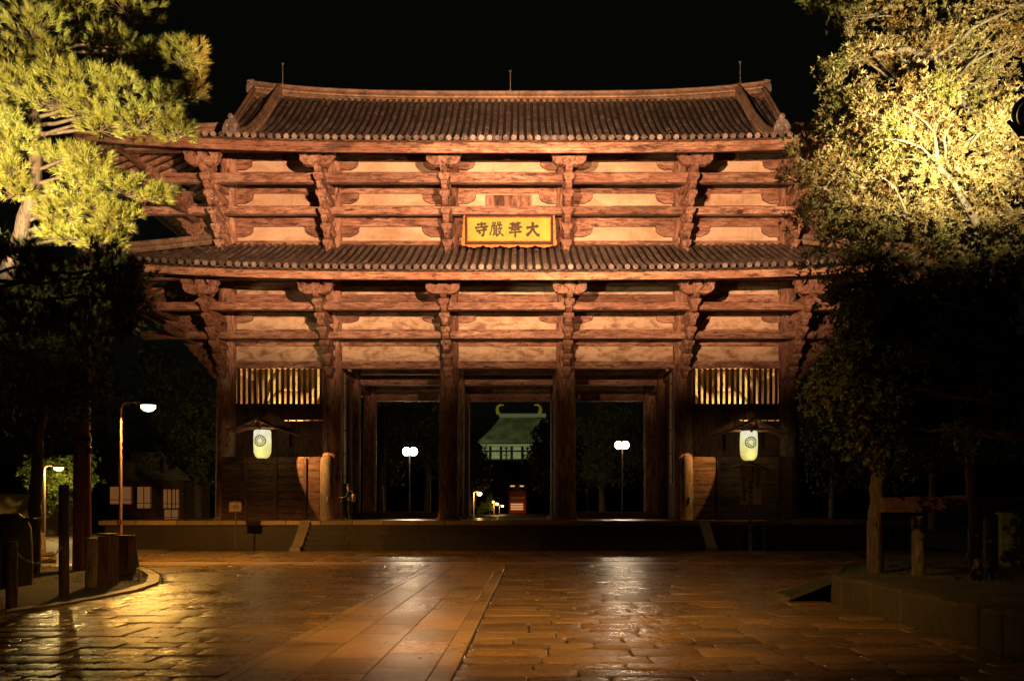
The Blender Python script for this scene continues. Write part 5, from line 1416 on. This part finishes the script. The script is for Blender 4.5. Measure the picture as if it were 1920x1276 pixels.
crown_tree('broadleaf_tree', 'shadowy broadleaf tree behind the brown utility pole', (x, 24, 0), [(x,24,0),(x+.2,24,4),(x+.9,24,7.5)],
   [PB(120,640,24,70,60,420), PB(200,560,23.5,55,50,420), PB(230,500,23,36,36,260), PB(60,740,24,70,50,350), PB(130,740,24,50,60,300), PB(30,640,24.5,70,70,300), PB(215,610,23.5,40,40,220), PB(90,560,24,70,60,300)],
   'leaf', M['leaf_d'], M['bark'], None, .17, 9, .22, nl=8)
# tree round the small street lamp
x = PV(45, 0, 60).x
crown_tree('lamplit_tree', 'bright green young tree lit by the small street lamp at far left', (x, 60, 0), [(x,60,0),(x+.5,60,2.5),(x+1.6,60,5)],
   [PB(75,905,60,26,20,300), PB(105,900,59,30,24,380), PB(130,880,60,28,20,240), PB(100,930,59.5,26,18,240), PB(60,880,60,20,16,140), PB(150,905,60,24,14,140)],
   'leaf', M['leaf_g'], M['palebark'], None, .30, 12, .14)

# right tree, lit
r = random.Random(31)
x = PV(1830, 0, 16.5).x
RB = []
for (px, py, rx, ry, Y, c) in [ (1640,30,60,34,16.4,200),(1720,60,60,34,16.2,220),(1800,30,60,40,16.6,220),(1880,40,50,50,16.4,220),(1600,65,30,20,16,70),(1620,110,48,28,15.8,200),(1700,120,50,30,15.8,200),(1790,110,60,36,16.4,220),(1870,130,50,50,16.2,260),
   (1580,165,30,26,15.6,110),(1630,175,46,30,15.4,220),(1710,190,46,40,14.6,330),(1760,170,36,36,14.6,240),(1690,240,60,34,14.4,400),(1640,230,44,34,14.8,260),(1750,250,50,46,14.4,330),(1560,230,30,30,15.4,110),(1590,260,40,34,15.2,200),
   (1510,305,26,30,15.0,150),(1505,345,24,26,15.0,110),(1570,320,40,36,15,260),(1640,300,50,40,14.8,300),(1710,320,54,44,14.5,360),(1780,330,50,46,14.8,320),(1850,240,40,44,15,240),(1860,320,50,50,15,300),(1900,220,36,50,14.6,180),(1900,400,50,50,15.4,260),
   (1500,390,24,22,15.2,90),(1540,390,40,34,15.4,230),(1600,380,50,40,15,300),(1670,400,56,44,14.9,330),(1740,410,56,44,15,330),(1820,410,56,46,15.2,320),(1560,450,46,34,15.8,240),(1630,470,50,36,15.6,260),(1710,490,56,40,15.6,280),(1800,500,60,40,15.8,280),(1890,490,60,40,16,260),(1590,510,36,24,16,120)]:
    RB.append(PB(px, py, Y, rx, ry, int(c*.95)))
OL = [([PV(1795,355,14.4),PV(1762,310,14.2),PV(1753,250,14.1),PV(1750,205,14.2),PV(1735,170,14.3)],.045,.012),([PV(1785,340,14.4),PV(1775,295,14.2),PV(1770,260,14.1),PV(1790,220,14.2)],.03,.01),
 ([PV(1762,310,14.2),PV(1730,275,14.1),PV(1700,265,14.0),PV(1660,262,14.1)],.022,.008),([PV(1753,250,14.1),PV(1720,215,14.0),PV(1690,200,14.0)],.018,.006),([PV(1740,320,14.4),PV(1715,300,14.2),PV(1690,300,14.2)],.018,.006),
 ([PV(1830,420,14.8),PV(1800,365,14.5),PV(1795,355,14.4)],.06,.045),([PV(1700,400,14.3),PV(1680,350,14.2),PV(1650,330,14.2)],.02,.007),([PV(1840,470,14.8),PV(1850,520,14.9),PV(1870,560,15)],.03,.05)]
crown_tree('evergreen_oak_tree', 'leafy tree with brightly floodlit pale foliage at the upper right', (x, 16.5, .45),
   [(x,16.5,.45), PV(1815,700,16.5), PV(1795,480,16.2), PV(1770,360,15.4), PV(1755,290,15), PV(1752,215,14.8)], RB, 'leaf', M['leaf'], M['palebark'], None, .10, 31, .13, nl=9, wl=.0125, limbs=OL)
# big diagonal limb + forks of a second tree at right
r = random.Random(8)
x = PV(1990, 0, 16).x
crown_tree('old_leaning_tree', 'leaning tree whose bare diagonal limb crosses the upper right corner', (x, 16.4, .45),
   [(x,16.4,.45), PV(1960,420,16.2), PV(1860,250,15.9), PV(1800,185,15.7), PV(1755,108,15.6), PV(1700,95,15.5), PV(1640,100,15.4)],
   [PB(1850,170,15.9,40,30,120), PB(1880,90,15.8,44,36,140), PB(1840,60,16,40,36,120), PB(1740,60,15.8,50,26,120), PB(1660,80,15.6,46,22,130), PB(1900,320,15.5,36,40,120), PB(1905,10,15.8,40,30,90)], 'leaf', M['leaf'], M['palebark'], None, .10, 41, .13, nl=9, wl=.0125)
# sprigs of pine at the right tree's left edge
x = PV(1640, 0, 18.6).x
crown_tree('slender_pine_tree', 'slender pine whose green tips poke out left of the leafy right tree', (x, 18.6, .3),
   [(x,18.6,.3), PV(1650,600,18.6), PV(1640,300,18.4), PV(1600,100,18), PV(1580,-30,18)],
   [PB(1510,262,17.6,28,14,60), PB(1545,250,17.8,30,20,60), PB(1560,10,17.8,40,14,60), PB(1620,20,18,50,22,90), PB(1565,130,17.8,18,10,24), PB(1700,10,18,50,20,80), PB(1530,290,17.6,26,16,40), PB(1555,400,17.8,26,20,40), PB(1590,420,18,40,20,50)], 'needle', M['needle'], M['bark'], None, .17, 51, .16, nl=30)
# dark lower mass
x = PV(1960, 0, 13.4).x
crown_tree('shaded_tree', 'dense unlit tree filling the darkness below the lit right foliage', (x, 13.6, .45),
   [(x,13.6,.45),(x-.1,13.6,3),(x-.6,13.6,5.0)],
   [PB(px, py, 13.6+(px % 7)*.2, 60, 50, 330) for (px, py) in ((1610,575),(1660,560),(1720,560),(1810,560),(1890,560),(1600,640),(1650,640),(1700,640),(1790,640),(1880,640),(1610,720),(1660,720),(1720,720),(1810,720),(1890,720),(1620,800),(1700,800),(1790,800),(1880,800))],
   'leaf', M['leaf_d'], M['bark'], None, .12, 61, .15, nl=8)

# background trees: shared crown meshes, each its own thing
def bg_tree(px, py_top, Y, wpx, label, seed, kind=0, zg=0):
    r = random.Random(seed); x, zt = P(px, py_top, Y); hw = wpx*Y/FPX/2
    h = zt-zg; blobs = []
    for i in range(9):
        t = (i+.5)/9; wz = hw*(1-.6*t if kind else math.sin(math.pi*(.25+.7*t))); 
        blobs.append((Vector((x+r.uniform(-.6,.6)*wz, Y+r.uniform(-.5,.5)*wz, zg+h*(.32+.62*t))), wz*.75, wz*.6, h*.09, 210))
    crown_tree('background_tree', label, (x, Y, zg), [(x,Y,zg),(x+r.uniform(-.3,.3),Y,zg+h*.5),(x,Y,zg+h*.93)], blobs, 'leaf', M['leaf_d'], M['bark'], 'dark trees in the background', max(.2, Y*.0042), seed, .02*h+.1, nl=8)
for i, a in enumerate([(300,640,75,150,'tall dark tree directly left of the gate base',1), (205,600,85,150,'dark tree behind the bent-arm street lamp',0), (90,520,95,180,'large dark tree rising behind the far wall at left',0), (-10,560,80,160,'dark tree cut by the left edge of the view',1), (370,700,70,110,'short dark tree beside the left end of the podium',0),
    (800,700,95,150,'dark tree through the left opening, right of the twin lamp',0), (715,720,100,120,'dark tree through the left opening, left of the twin lamp',0), (880,815,190,60,'dark tree left of the distant hall roof',1), (1035,770,180,80,'dark pine covering the right side of the distant hall roof',1), (1130,740,85,130,'dark tree through the right opening beside its twin lamp',0), (1220,720,95,130,'dark tree at the right side of the right opening',0),
    (1560,700,70,200,'dark tree behind the right end of the podium',0), (1750,640,80,240,'broad dark tree behind the right beam fence',0), (930,868,235,60,'low dark tree under the distant hall eaves',0), (1000,868,230,70,'low dark tree right of the small red gate',0)]):
    bg_tree(*a[:5], 100+i, a[5], .9 if 600 < a[0] < 1260 else 0)
# lit bushes by path lamps
for k, (px, py, Y, rx, ry, lab) in enumerate(((906, 940, 118, 9, 10, 'bright bush under the nearest path lamp beyond the gate'), (918, 948, 168, 8, 6, 'small bright bush between the path lamps'), (1102, 792, 92, 16, 12, 'lit leafy bough at the left of the right opening'), (722, 753, 92, 20, 4, 'row of lit leaves at the top of the left opening'))):
    x, z = P(px, py, Y); base = (x, Y, .9)
    crown_tree('lit_shrub', lab, base, [base, (x, Y, z-.2)], [PB(px, py, Y, rx, ry, 110), PB(px+rx*.6, py+2, Y, rx*.6, ry*.7, 60)], 'leaf', M['leaf_g'], M['bark'], 'lamplit foliage beyond the gate', .35, 200+k, .08)

print('SCENE BUILT', len(bpy.data.objects))
